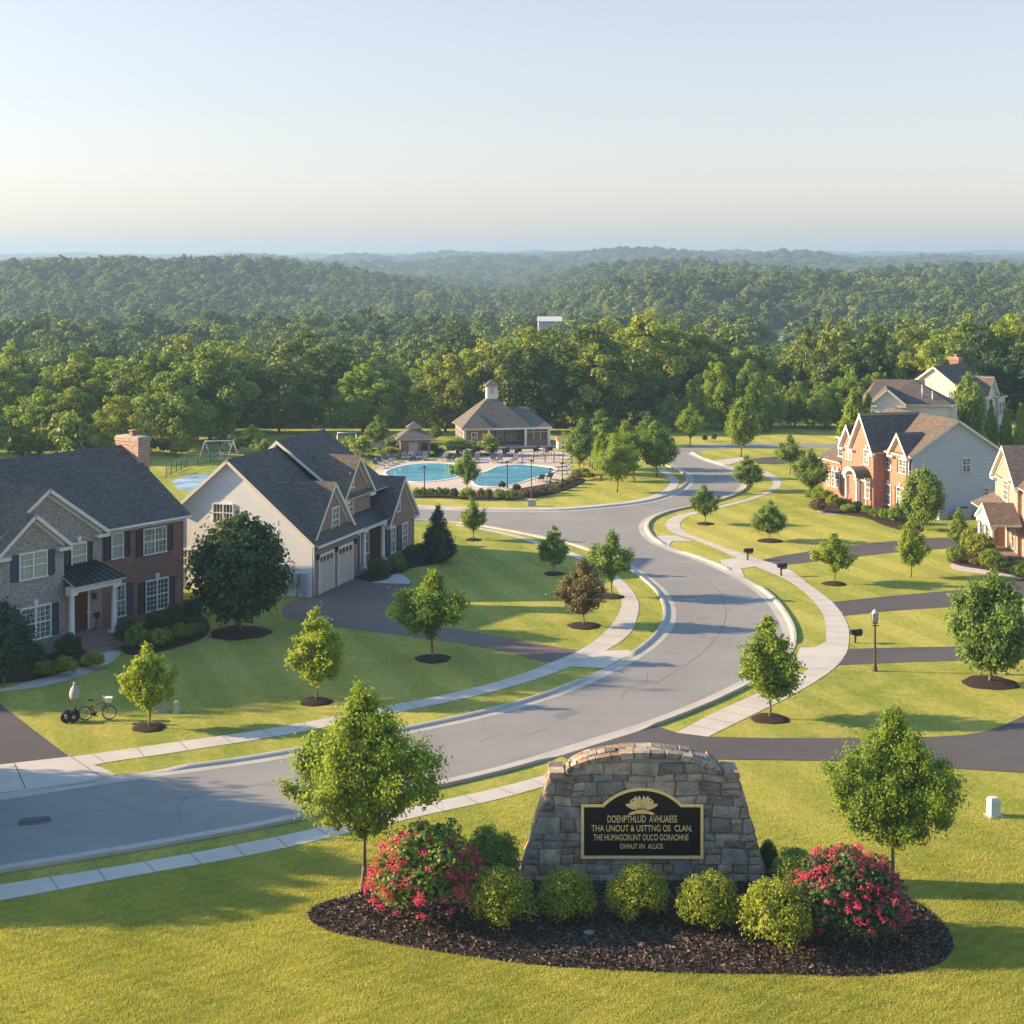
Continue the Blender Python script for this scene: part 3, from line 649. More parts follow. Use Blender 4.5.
YT = [ # px, base, top, width, kind, material, label, ring radius
 (770, 719, 616, 66, 0, 'leaf_young', 'bright young tree between sidewalk and dark driveway behind the sign', 1.0),
 (149, 728, 642, 52, 1, 'leaf_gold', 'golden-green sapling near the bicycle on the left front lawn', 0.85),
 (316, 702, 606, 56, 2, 'leaf_gold', 'golden-green sapling in the middle of the left lawn, before the round dark shade tree', 0.9),
 (433, 659, 567, 72, 3, 'leaf_young', 'broad yellow-green tree beside the garage driveway of the cream-sided house', 1.1),
 (473, 540, 498, 26, 1, 'leaf_mid', 'small pointed tree on the lawn across the side street from the pool', 0.7),
 (554, 574, 525, 32, 2, 'leaf_mid', 'small green tree on the sunlit lawn, left of the reddish tree', 0.8),
 (612, 597, 528, 44, 3, 'leaf_mid', 'green tree at the bend of the left sidewalk, just behind the reddish tree', 0.9),
 (584, 626, 558, 52, 0, 'leaf_red', 'reddish-leaved tree beside the left sidewalk bend', 1.1),
 (705, 524, 484, 28, 1, 'leaf_mid', 'small tree inside the first curve of the right-hand sidewalk, by the street corner', 0.8),
 (770, 541, 500, 38, 2, 'leaf_mid', 'small broad-crowned tree alone on the lawn before the orange brick house', 1.1),
 (834, 584, 532, 42, 3, 'leaf_young', 'thin light-green tree beside the mailbox driveway on the right', 0.9),
 (911, 577, 518, 32, 0, 'leaf_young', 'narrow light-green tree on the lawn between two driveways, before the grey gable', 0.3),
 (747, 491, 455, 32, 2, 'leaf_mid', 'round green tree in the grass strip at the far bend of the street', 0.5),
 (466, 494, 450, 30, 3, 'leaf_mid', 'pale pointed tree standing between the two pools, above the clipped shrubs', 0.3),
 (251, 452, 424, 24, 1, 'leaf_gold', 'golden young tree beside the white swing set', 0.3),
 (378, 449, 415, 24, 0, 'leaf_mid', 'light-green young tree left of the small brick pavilion', 0.3),
 (436, 441, 424, 14, 2, 'leaf_mid', 'tiny pale tree between the pavilion and the clubhouse', 0.2),
 (690, 446, 403, 28, 1, 'leaf_young', 'bright upright tree at the far end of the street', 0.3),
 (741, 457, 398, 36, 0, 'leaf_young', 'tall bright tree beyond the street bend, beside the cross street', 0.3),
 (790, 474, 434, 30, 3, 'leaf_mid', 'green tree left of the orange brick house, behind the sidewalk', 0.3),
 (812, 499, 448, 36, 1, 'leaf_mid', 'broad olive-green tree touching the left corner of the orange brick house', 0.3),
]
for px, py, tp, w, k, mt, lb, rr in YT:
    p = tree_px(K_young[k], px, py, tp, w, mt, lb, rz=px * 0.7)
    if rr > 0.5: ring(px, py, rr * 0.85)
tree_px(K_oval[0], 240, 632, 511, 100, 'leaf_dark', 'large round dark-green shade tree on the lawn between the two left houses', rz=1.0); ring(240, 633, 1.7)
tree_px(K_oval[1], 990, 683, 571, 76, 'leaf_mid', 'dense full-crowned tree at the right edge above the dark driveway', rz=2.0); ring(990, 683, 1.35)
tree_px(K_cone[0], 438, 562, 504, 40, 'leaf_conifer', 'dark cone-shaped evergreen at the right end of the cream-sided house')
tree_px(K_oval[0], 923, 530, 466, 42, 'leaf_mid', 'bushy green pyramid tree at the near corner of the orange brick house')
tree_px(K_cone[0], 959, 542, 507, 27, 'leaf_mid', 'green egg-shaped shrub tree between the grey gable and the pink brick house', rz=2)
tree_px(K_oval[1], 967, 460, 374, 40, 'leaf_mid', 'round-topped dense green tree in front of the white house with chimney', rz=1)
tree_px(K_cone[1], 991, 448, 398, 18, 'leaf_mid', 'small conical tree just right of the round-topped tree, below the white house', rz=1)
tree_px(K_cone[0], 1006, 448, 404, 16, 'leaf_mid', 'narrow yellow-green conical tree second from the right edge, below the white house', rz=3)
tree_px(K_cone[1], 1021, 449, 402, 18, 'leaf_young', 'conical tree at the right picture edge, behind the pink brick house', rz=3)
tree_px(K_oval[0], 4, 684, 600, 58, 'leaf_conifer', 'big dark evergreen bush at the left picture edge, by the front path')
PT = [(580, 474, 418, 34, 1, 'leaf_mid', 'slim tree nearest the clubhouse at the right end of the pool fence'),
      (600, 469, 410, 36, 2, 'leaf_mid', 'tallest back tree of the clump right of the pool'),
      (602, 481, 430, 24, 0, 'leaf_young', 'small pale tree in front of the clump right of the pool fence'),
      (625, 478, 419, 34, 3, 'leaf_young', 'leaning bright tree in the middle of the clump right of the pool'),
      (617, 492, 436, 42, 1, 'leaf_young', 'nearest bright tree of the clump on the grass knoll right of the pool'),
      (657, 477, 421, 42, 0, 'leaf_young', 'broad bright tree at the right end of the pool clump, by the street'),
      (648, 446, 411, 22, 2, 'leaf_mid', 'olive tree standing behind the pool clump before the dark wood')]
for px, py, tp, w, k, mt, lb in PT: tree_px(K_young[k], px, py, tp, w * 1.05, mt, lb, rz=px * 1.3)

# ---- bushes
class BushKind:
    def __init__(s, nm, seed, n, leaf, nc=50, rough=0.08, petals=0, flat=1.0, low=-0.3):
        rng = np.random.default_rng(seed); d = rng.normal(size=(nc, 3)); d /= np.linalg.norm(d, axis=1)[:, None]
        d[:, 2] = np.where(d[:, 2] < low, -d[:, 2] * 0.4, d[:, 2])
        rc = rng.uniform(0.22, 0.32, nc); c = d * (0.97 - rc + rng.normal(0, rough, nc))[:, None]; c[:, 2] = np.maximum(c[:, 2], -0.55)
        v, tint = leaf_cloud(rng, c, rc, n, leaf, 1.0, out=1.0, shell=0.7, aspect=1.2)
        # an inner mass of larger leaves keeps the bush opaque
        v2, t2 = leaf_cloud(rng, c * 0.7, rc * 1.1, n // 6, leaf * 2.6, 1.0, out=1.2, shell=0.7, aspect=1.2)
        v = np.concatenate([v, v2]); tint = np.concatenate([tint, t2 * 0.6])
        v[:, 2] = (v[:, 2] + 0.72) * flat; v[:, 2] = np.maximum(v[:, 2], 0.01 + 0.02 * rng.random(len(v)))
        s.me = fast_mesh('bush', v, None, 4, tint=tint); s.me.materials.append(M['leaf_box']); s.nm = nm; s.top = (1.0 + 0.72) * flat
        s.pet = None
        if petals:
            cc = rng.normal(size=(petals // 8, 3)); cc /= np.linalg.norm(cc, axis=1)[:, None]
            d = cc[rng.integers(0, len(cc), petals)] + rng.normal(0, 0.32, (petals, 3)); d /= np.linalg.norm(d, axis=1)[:, None]; d[:, 2] = np.abs(d[:, 2]) * 0.9 - 0.25 * (rng.random(petals) < 0.5)
            c = d * rng.uniform(0.88, 1.08, petals)[:, None]; v, tint = leaf_cloud(rng, c, rng.uniform(0.03, 0.09, petals), petals * 18, 0.026, 1.0, shell=0.1)
            v[:, 2] = np.maximum((v[:, 2] + 0.72) * flat, 0.05)
            s.pet = fast_mesh('blossoms', v, None, 4, tint=tint); s.pet.materials.append(M['petal'])
def put_bush(k, loc, w, h, mat, label, cat='bush', group=None, rz=None, name=None):
    if k.pet:
        o = empty(name or k.nm, loc, rz or 0); tag(o, label, cat, group)
        for nm, me in (('foliage', k.me), ('blossoms', k.pet)):
            p = bpy.data.objects.new(nm, me); COL.objects.link(p); p.parent = o; p.scale = (w / 2, w / 2, h / k.top)
            if nm == 'foliage': p.material_slots[0].link = 'OBJECT'; p.material_slots[0].material = M[mat]
        return o
    o = bpy.data.objects.new(name or k.nm, k.me); COL.objects.link(o); tag(o, label, cat, group)
    o.location = loc; o.rotation_euler = (0, 0, rz if rz is not None else random.uniform(0, 6.28)); o.scale = (w / 2, w / 2, h / k.top)
    o.material_slots[0].link = 'OBJECT'; o.material_slots[0].material = M[mat]
    return o
def bush_px(k, cx, base, w, h, mat, label, **kw):
    """cx, base, width and height as seen; the ground point lies at the middle of the footprint"""
    s0 = g(cx, base).y / FOC; rad = w * s0 / 2; p = g(cx, base); p.y += rad * 0.2; p.x = (cx - 512) / FOC * p.y
    s = p.y / FOC
    return put_bush(k, p, w * s * 1.11, max(h * s * 1.05, 0.3), mat, label, **kw)
B_big = [BushKind('round_boxwood', 91 + k, 9500, 0.048, 90, 0.045) for k in range(2)]
B_flo = [BushKind('flowering_shrub', 95, 8000, 0.062, 60, 0.09, petals=400), BushKind('flowering_shrub', 96, 8000, 0.062, 60, 0.09, petals=400)]
B_sm = [BushKind('clipped_bush', 97 + k, 1700, 0.095, 40, 0.04) for k in range(2)]
B_lo = [BushKind('loose_shrub', 99, 1400, 0.10, 22, 0.16)]
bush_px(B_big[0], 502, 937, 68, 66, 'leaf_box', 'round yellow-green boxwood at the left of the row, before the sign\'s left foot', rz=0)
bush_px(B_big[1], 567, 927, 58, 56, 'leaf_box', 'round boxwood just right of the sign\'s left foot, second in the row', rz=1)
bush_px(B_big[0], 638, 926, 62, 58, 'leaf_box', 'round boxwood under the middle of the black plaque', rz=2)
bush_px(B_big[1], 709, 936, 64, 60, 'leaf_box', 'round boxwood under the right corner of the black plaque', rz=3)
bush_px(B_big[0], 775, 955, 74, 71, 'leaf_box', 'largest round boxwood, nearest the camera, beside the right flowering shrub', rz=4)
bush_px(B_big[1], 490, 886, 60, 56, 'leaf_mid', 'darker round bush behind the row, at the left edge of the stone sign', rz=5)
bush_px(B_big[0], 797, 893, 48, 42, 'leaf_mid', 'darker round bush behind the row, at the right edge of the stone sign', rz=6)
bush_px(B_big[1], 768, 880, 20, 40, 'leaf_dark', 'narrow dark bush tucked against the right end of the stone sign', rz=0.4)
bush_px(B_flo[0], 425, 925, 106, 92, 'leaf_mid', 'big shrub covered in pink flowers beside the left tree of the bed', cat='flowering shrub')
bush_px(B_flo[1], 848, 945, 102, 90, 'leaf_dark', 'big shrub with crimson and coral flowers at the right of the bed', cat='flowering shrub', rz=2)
# house fronts: cx, base, w, h, mat, label
G_ = 'clipped bushes along the front of the grey and red brick house'
for r in [(31, 668, 27, 28, 'leaf_dark', None), (69, 658, 27, 24, 'leaf_dark', None), (44, 677, 22, 17, 'leaf_young', None), (66, 676, 26, 20, 'leaf_box', None), (93, 669, 24, 17, 'leaf_box', None),
          (128, 644, 26, 26, 'leaf_dark', None), (137, 651, 24, 27, 'leaf_mid', None), (158, 634, 26, 24, 'leaf_dark', None), (176, 626, 24, 24, 'leaf_dark', None), (192, 622, 24, 26, 'leaf_dark', None), (160, 648, 26, 20, 'leaf_box', None), (181, 641, 20, 18, 'leaf_box', None), (196, 636, 18, 14, 'leaf_mid', None)]:
    cx, b, w, h, mt, _ = r
    tone = {'leaf_dark': 'dark green', 'leaf_mid': 'green', 'leaf_young': 'light green', 'leaf_box': 'yellow-green'}[mt]
    where = 'left of the front steps' if cx < 100 else 'right of the front steps'
    bush_px(B_sm[int(cx) % 2], cx, b, w, h, mt, f'{tone} clipped bush {where} of the grey and red brick house', group=f'{tone} bushes {where}')
for cx, b, w, h, mt, lb in [(379, 577, 25, 20, 'leaf_dark', 'dark bush at the foot of the left porch column of the cream-sided house'),
        (397, 572, 20, 18, 'leaf_mid', 'bright clipped ball bush before the right wing of the cream-sided house'),
        (412, 561, 22, 17, 'leaf_dark', 'dark low bush between the clipped ball and the cone evergreen'), (423, 556, 16, 15, 'leaf_dark', 'dark bush close beside the cone-shaped evergreen')]:
    bush_px(B_sm[0], cx, b, w, h, mt, lb)
for i, (cx, b, w, h, mt) in enumerate([(812, 501, 14, 14, 'leaf_mid'), (819, 503, 16, 16, 'leaf_young'), (827, 504, 17, 15, 'leaf_box'), (834, 508, 16, 14, 'leaf_box'), (842, 508, 14, 11, 'leaf_mid'),
        (857, 512, 13, 11, 'leaf_dark'), (867, 515, 13, 11, 'leaf_mid'), (876, 519, 14, 12, 'leaf_mid'), (886, 521, 15, 13, 'leaf_mid'), (898, 524, 20, 20, 'leaf_mid'), (848, 513, 16, 9, 'leaf_young'), (817, 513, 16, 12, 'leaf_red')]):
    tone = {'leaf_dark': 'dark', 'leaf_mid': 'green', 'leaf_young': 'light green', 'leaf_box': 'yellow-green', 'leaf_red': 'rust-coloured'}[mt]
    bush_px(B_sm[i % 2], cx, b, w, h, mt, f'{tone} low bush along the front of the orange brick house', group=f'{tone} bushes at the orange brick house')
for cx, b, w, h, mt, lb in [(970, 552, 20, 24, 'leaf_box', 'yellow bush closest to the grey gable, beside the pink brick house'), (981, 561, 30, 28, 'leaf_box', 'widest yellow bush before the pink brick house'),
        (991, 571, 24, 22, 'leaf_young', 'lime-green ball bush by the curved path of the pink brick house'), (1006, 574, 26, 18, 'leaf_dark', 'dark low bush before the portico of the pink brick house'),
        (955, 563, 22, 16, 'leaf_young', 'pale spreading shrub at the left end of the path of the pink brick house'), (976, 566, 14, 8, 'leaf_red', 'rusty low shrub inside the curved path of the pink brick house'),
        (1020, 580, 20, 16, 'leaf_mid', 'green bush at the right picture edge below the portico')]:
    bush_px(B_sm[1], cx, b, w, h, mt, lb)
# clipped shrubs along the pool
i = 0
for cx in (416, 423, 431, 439, 446):
    bush_px(B_sm[i % 2], cx, 497, 8.5, 10, 'leaf_mid', 'small clipped green shrub in the even row along the left side of the pool', group='clipped shrubs along the pool'); i += 1
for cx, b, w, h, mt, lb in [(454, 499, 10, 11, 'leaf_dark', 'dark shrub at the end of the even pool row'), (467, 500, 18, 13, 'leaf_young', 'wide light-green shrub at the foot of the pale pool tree'),
        (481, 498, 9, 10, 'leaf_red', 'reddish shrub right of the pale pool tree'), (489, 499, 9, 11, 'leaf_red', 'second reddish shrub right of the pale pool tree'), (499, 500, 15, 11, 'leaf_mid', 'green spreading shrub in the mixed pool planting'),
        (510, 500, 18, 10, 'leaf_mid', 'broad grey-green shrub in the mixed pool planting'), (502, 489, 8, 8, 'leaf_dark', 'dark round shrub behind the mixed pool planting'), (517, 492, 9, 9, 'leaf_dark', 'dark globe shrub by the tall thin pole at the pool')]:
    bush_px(B_sm[i % 2], cx, b, w, h, mt, lb); i += 1
hp = [(524, 498), (532, 497), (541, 496), (550, 493.5), (558, 490.5), (566, 487.5), (573, 484), (580, 480.5)]
for k, (a, b) in enumerate(hp):
    bush_px(B_lo[0], a, b, 13, 8.5, 'leaf_red', 'reddish-brown hedge shrub in the curving row along the right side of the pool', group='reddish hedge shrubs by the pool')
for a, b in ((584, 475), (576, 477), (590, 479)): bush_px(B_lo[0], a, b, 13, 7, 'leaf_mid', 'loose green shrub below the clump of trees right of the pool', group='green shrubs at the tree clump')
for a, b, w, h, lb in ((440, 457, 12, 9, 'wide dark shrub between the pavilion and the clubhouse'), (470, 460, 12, 10, 'round dark tree-like shrub before the clubhouse wall'), (452, 462, 12, 8, 'low dark shrub before the pavilion terrace')):
    bush_px(B_lo[0], a, b, w, h, 'leaf_conifer', lb)
for k in range(6): bush_px(B_lo[0], 345 + k * 5.2, 462 - k * 0.7 + (k % 3), 12, 6, 'leaf_dark', 'low dark shrub of the bank left of the small brick pavilion', group='shrubs on the bank by the pavilion')
for a, b in ((666, 446), (672, 444.5), (705, 442), (714, 441)): bush_px(B_sm[0], a, b, 6, 8, 'leaf_dark', 'small dark upright shrub in the grass at the far end of the street', group='small shrubs at the street end')
# mulch beds
def bed(pts, h=0.12, fine=3, name='mulch_bed'):
    L = catmull(W(pts), fine, True); c = sum(L, Vector()) / len(L); mb = MB(); rings = []
    for s, z in ((1.0, 0.0), (0.985, 0.05), (0.8, h), (0.4, h * 1.2), (0.02, h * 1.25)):
        rings.append([Vector((c.x + (p.x - c.x) * s, c.y + (p.y - c.y) * s, z + 0.006)) for p in L])
    for A, B in zip(rings, rings[1:]):
        for k in range(len(L)): l = (k + 1) % len(L); mb.face([A[k], A[l], B[l], B[k]], smooth=True)
    o = mb.build(name, M['mulch']); o['kind'] = 'structure'; return L
BED = bed([(306, 914), (322, 904), (345, 897), (372, 888), (430, 872), (520, 862), (620, 858), (700, 860), (800, 866), (870, 880), (915, 902), (945, 926), (953, 948), (938, 965), (900, 974), (850, 977), (780, 975), (700, 974), (620, 971), (540, 966), (450, 954), (380, 942), (325, 930)])
bed([(-30, 690), (0, 684), (30, 681), (70, 670), (100, 664), (103, 659), (95, 655), (75, 652), (40, 655), (0, 662), (-30, 670)], 0.08)
bed([(121, 650), (130, 655), (150, 654), (185, 645), (203, 638), (210, 628), (200, 614), (180, 612), (150, 622), (124, 634)], 0.08)
bed([(352, 577), (372, 582), (388, 579), (392, 575), (402, 573), (412, 568), (432, 565), (436, 560), (420, 550), (395, 556), (368, 570)], 0.06)
bed([(808, 505), (820, 511), (845, 515), (865, 518), (885, 526), (905, 531), (922, 532), (910, 520), (880, 510), (850, 503), (825, 497)], 0.06)
bed([(947, 560), (960, 566), (985, 570), (1010, 575), (1030, 580), (1030, 566), (1005, 560), (980, 548), (962, 545), (952, 552)], 0.06)
bed([(408, 498), (440, 498.5), (475, 499.5), (520, 499), (552, 494.5), (585, 482), (582, 478), (548, 488), (516, 494), (475, 496), (440, 495), (408, 494)], 0.04, 2)

def top_limit(x, y):      # clearings in the tree line through which the far white building and the pond are seen
    px = 512 + x / y * FOC
    lim = np.full(np.shape(px), 99.0)
    lim = np.where((np.abs(px - 548) < 12 + 4 * FOC / y) & (y < 474), EYE - 66.5 * y / FOC, lim)
    lim = np.where((np.abs(px - 783) < 13 + 4 * FOC / y) & (y < 560), EYE - 88 * y / FOC, lim)
    return lim
# ---- near woods: individual trees
rng = np.random.default_rng(5); cnt = 0
def belt(x, y, h, w, mat, lab, grp, kinds=K_for, cat='tree'):
    global cnt; cnt += 1
    z = float(zt(x, y)); k = kinds[int(rng.integers(len(kinds)))]
    put_tree(k, (x, y, z - 0.2), h, w, mat, lab, cat=cat, group=grp, rz=float(rng.uniform(0, 6.28)))
rows = [(181, 5.2, 10.8), (190, 8.0, 11.6), (203, 9.0, 11.0), (219, 9.6, 10.2), (240, 10.4, 9.2), (265, 11.4, 8.2), (290, 12, 7.2)]
for ri, (y0, dx, ztop) in enumerate(rows):
    x = -0.36 * y0
    while x < 0.50 * y0:
        xx = x + rng.uniform(-1.5, 1.5); yy = y0 + rng.uniform(-3, 3); px = 512 + xx / yy * FOC
        x += dx * rng.uniform(0.85, 1.2)
        if px < 150 and ri == 0: yy -= 6
        if 190 < px <= 385 and yy < 186 + (px - 190) / 195 * 14: continue
        if 385 < px < 580 and yy < 200: continue
        if px > 560: yy += 32 * min(1, (px - 560) / 60)
        if px > 690: yy += 4
        if px > 690 and px < 900 and ri < 1: continue
        if px > 840 and yy < 214: continue
        if abs(xx / yy * FOC + 512 - 796) < 26 and ri > 3: continue
        zg = float(zt(xx, yy)); top = ztop + rng.normal(0, 1.2) + (1.0 * math.sin(xx / 9.0) + 1.2 * math.sin(xx / 23.0 + 1))
        if 60 < px < 130 and ri < 3: top -= 2.0
        if 740 < px < 800: top -= 2.5
        if px > 905: top += 1.5
        top = min(top, float(top_limit(xx, yy)))
        h = max(5.0, top - zg) * (0.9 if ri == 0 else 1)
        w = h * rng.uniform(0.82, 1.1) if ri < 4 else h * rng.uniform(0.7, 0.95)
        zone = 'behind the two left houses' if px < 385 else 'behind the clubhouse and pool' if px < 680 else 'beyond the end of the street' if px < 850 else 'behind the orange brick house'
        rown = 'in the front edge of the wood' if ri < 2 else 'deeper in the wood'
        belt(xx, yy, h, w, ('leaf_forest', 'leaf_forest', 'leaf_forest', 'leaf_forest', 'leaf_mid', 'leaf_young', 'leaf_dark')[int(rng.integers(7))], f'leafy green tree {rown} {zone}', f'trees {rown} {zone}')
# the lower bright trees beyond the street end and beside the orange brick house
for px, tp, w, mt in ((672, 392, 26, 'leaf_mid'), (700, 372, 34, 'leaf_mid'), (716, 354, 40, 'leaf_young'), (728, 384, 30, 'leaf_mid'), (752, 356, 34, 'leaf_mid'), (757, 392, 24, 'leaf_young'), (770, 374, 30, 'leaf_young'), (783, 384, 26, 'leaf_mid'), (795, 376, 30, 'leaf_mid'), (808, 388, 26, 'leaf_young'), (822, 380, 30, 'leaf_mid'), (838, 376, 32, 'leaf_young'), (853, 368, 36, 'leaf_mid'), (868, 374, 34, 'leaf_mid'), (880, 366, 34, 'leaf_young'), (765, 405, 18, 'leaf_young'), (790, 404, 20, 'leaf_mid'), (826, 402, 22, 'leaf_young')):
    y = 203 + rng.uniform(-4, 4); p = Vector(((px - 512) / FOC * y, y, 0)); s = y / FOC
    zb = float(zt(p.x, p.y)); h = (EYE - zb) - (tp - 256) * s
    put_tree(K_young[int(rng.integers(4))] if w < 23 else K_for[int(rng.integers(5))], (p.x, p.y, zb), h, w * s * 1.15, mt, 'bright bushy tree in the low row beyond the end of the street', group='low row of trees beyond the street end')
for k, (px, tp, w, lb) in enumerate(((806, 326, 34, 'tall airy tree with pale trunk, left one of the pair beyond the street'), (828, 322, 30, 'tall airy tree with a pale trunk, right one of the pair beyond the street'), (876, 326, 30, 'open-crowned tree with a thin pale trunk right of the airy pair'))):
    y = 222; s = y / FOC; zb = float(zt((px - 512) * s, y)); put_tree(K_airy, ((px - 512) * s, y, zb), (EYE - zb) - (tp - 256) * s, w * s * 1.2, 'leaf_forest', lb, bark='bark_pale')
# a few street trees outside the frame on the left, which throw their shade over the street
for x, y, h, w in ((-28.5, 63.5, 8.5, 6.5), (-35, 66.5, 9.5, 7), (-27.0, 59.5, 8.5, 6), (-40, 63, 11, 8.5), (-24.5, 56.6, 6.5, 4.5), (-31, 56.6, 9, 6), (-33, 61.5, 9.5, 7.5), (-38, 57.5, 10, 7), (-42, 87.5, 18, 12), (-49, 92, 20, 13), (-55, 86, 19, 12)):
    put_tree(K_young[int(abs(x)) % 4] if h < 8 else K_oval[0], (x, y, 0), h, w, 'leaf_mid', 'leafy tree beside the street beyond the left end of the view', group='shade trees left of the view')

for px, tp, w in ((852, 388, 30), (868, 392, 26)):
    y = 158; s = y / FOC; put_tree(K_young[int(px) % 4], ((px - 512) * s, y, 0), EYE - (tp - 256) * s, w * s, 'leaf_young' if px < 860 else 'leaf_mid', 'bright bushy tree rising behind the left gables of the orange brick house', group='trees behind the left gables of the orange brick house')
for k in range(26):
    xx = -62 + k * 2.4 + rng.uniform(-1, 1); yy = 176 + rng.uniform(-2, 2) - (5 if xx < -46 else 0); 
    if abs(xx / yy * FOC + 512 - 219) < 28: yy += 4
    put_bush(B_lo[0], (xx, yy, 0), rng.uniform(2.2, 4) * (1.5 if xx < -44 else 1), rng.uniform(1.2, 2.6) * (2.2 if xx < -44 else 1), 'leaf_forest', 'leafy undergrowth shrub at the foot of the wood behind the left houses', group='undergrowth at the foot of the wood')
# ---- far woods as one mass of trees
def scatter_mass(name, label, pts, scl, kinds, mat):
    me = bpy.data.meshes.new(name); n = len(pts); me.vertices.add(n); me.vertices.foreach_set('co', np.asarray(pts, np.float32).ravel())
    a = me.attributes.new('scl', 'FLOAT_VECTOR', 'POINT'); a.data.foreach_set('vector', np.asarray(scl, np.float32).ravel())
    r = np.random.default_rng(3)
    a = me.attributes.new('rot', 'FLOAT_VECTOR', 'POINT'); a.data.foreach_set('vector', np.stack([np.zeros(n), np.zeros(n), r.uniform(0, 6.28, n)], 1).astype(np.float32).ravel())
    a = me.attributes.new('pick', 'INT', 'POINT'); a.data.foreach_set('value', r.integers(0, len(kinds), n).astype(np.int32))
    me.update(); o = link(name, me); tag(o, label, 'woodland', kind='stuff')
    ng = bpy.data.node_groups.new(name, 'GeometryNodeTree')
    ng.interface.new_socket('Geometry', in_out='INPUT', socket_type='NodeSocketGeometry'); ng.interface.new_socket('Geometry', in_out='OUTPUT', socket_type='NodeSocketGeometry')
    N = ng.nodes; L = ng.links; gi = N.new('NodeGroupInput'); go = N.new('NodeGroupOutput'); ip = N.new('GeometryNodeInstanceOnPoints')
    jn = N.new('GeometryNodeJoinGeometry')
    for kd in reversed(kinds):
        ob = kd_objs[kd]; oi = N.new('GeometryNodeObjectInfo'); oi.inputs[0].default_value = ob; oi.transform_space = 'ORIGINAL'
        if 'As Instance' in oi.inputs: oi.inputs['As Instance'].default_value = False
        sm = N.new('GeometryNodeSetMaterial'); sm.inputs['Material'].default_value = M[mat]
        tg = N.new('GeometryNodeGeometryToInstance'); L.new(oi.outputs['Geometry'], sm.inputs[0]); L.new(sm.outputs[0], tg.inputs[0]); L.new(tg.outputs[0], jn.inputs[0])
    def attr(nm, t):
        x = N.new('GeometryNodeInputNamedAttribute'); x.data_type = t; x.inputs[0].default_value = nm; return x.outputs[0]
    L.new(gi.outputs[0], ip.inputs['Points']); L.new(jn.outputs[0], ip.inputs['Instance']); ip.inputs['Pick Instance'].default_value = True
    L.new(attr('pick', 'INT'), ip.inputs['Instance Index']); L.new(attr('rot', 'FLOAT_VECTOR'), ip.inputs['Rotation']); L.new(attr('scl', 'FLOAT_VECTOR'), ip.inputs['Scale'])
    L.new(ip.outputs[0], go.inputs[0]); md = o.modifiers.new('scatter', 'NODES'); md.node_group = ng
    return o
# four of the nearest trees of the mass stand as things and lend their crowns to the rest
kd_objs = {}
for k, kd in enumerate(K_wood):
    x, y = ((-70, 322), (-20, 330), (40, 334), (95, 338))[k]; zg = float(zt(x, y))
    t = put_tree(kd, (x, y, zg), 6.5 - zg, 14, 'leaf_wood', 'green tree at the back of the near wood', group='trees at the back of the near wood')
    kd_objs[kd] = [c for c in t.children if c.name.startswith('crown')][0]
rng = np.random.default_rng(12); P_, S_ = [], []
def fill(y0, y1, spacing, hh, wide, seedn):
    n = int(0.47 * 2 * (y1 - y0) * (y0 + y1) / 2 / spacing ** 2 * 1.15)
    y = np.sqrt(rng.uniform(y0 ** 2, y1 ** 2, n)); x = y * rng.uniform(-0.42, 0.52, n)
    ok = np.ones(n, bool)
    ok &= ~((np.hypot((x - 118) / 30, (y - 625) / 80) < 1))
    ok &= ~((np.abs(x - 12.5) < 9) & (y > 462) & (y < 502)) & ~((np.abs(x - 12.5) < 6) & (y > 440) & (y < 490))
    x, y = x[ok], y[ok]; z = zt(x, y)
    h = hh * rng.uniform(0.75, 1.2, len(x)) * (1 + 0.12 * np.sin(x / 37.) * np.sin(y / 53.)); w = wide * rng.uniform(0.8, 1.25, len(x)) / 2 / 0.40
    ml = top_limit(x, y); h = np.minimum(h, np.maximum(ml - z + 0.1 * h, 0.5)); w = np.where(ml < 90, np.minimum(w, h * 1.2 + 2), w)
    P_.append(np.stack([x, y, z - 0.1 * h], 1)); S_.append(np.stack([w, w, h * 1.05], 1))
fill(308, 470, 8.6, 14.5, 13.5, 1); fill(470, 1000, 9.5, 15, 14, 2); fill(1000, 1700, 11, 14, 16, 3); fill(1700, 2800, 16, 14, 24, 4); fill(2800, 4200, 25, 13, 38, 5); fill(4200, 5900, 40, 11, 62, 6)
scatter_mass('woodland', 'unbroken green woodland rolling over the hills to the horizon', np.concatenate(P_), np.concatenate(S_), K_wood, 'leaf_wood')

# ---- haze
hb = MB(); hb.box(-4000, 4000, -160, 5950, -38, 61); ho = hb.build('haze', None); tag(ho, 'thin blue haze over the valley', 'haze', kind='stuff')
hm = bpy.data.materials.new('haze'); hm.use_nodes = True; ht = hm.node_tree; ht.nodes.clear(); oo = ht.nodes.new('ShaderNodeOutputMaterial')
pv = ht.nodes.new('ShaderNodeVolumePrincipled'); pv.inputs['Color'].default_value = (0.34, 0.50, 0.70, 1); pv.inputs['Density'].default_value = 0.00028; pv.inputs['Anisotropy'].default_value = 0.2
ht.links.new(pv.outputs[0], oo.inputs['Volume']); ho.data.materials.append(hm)
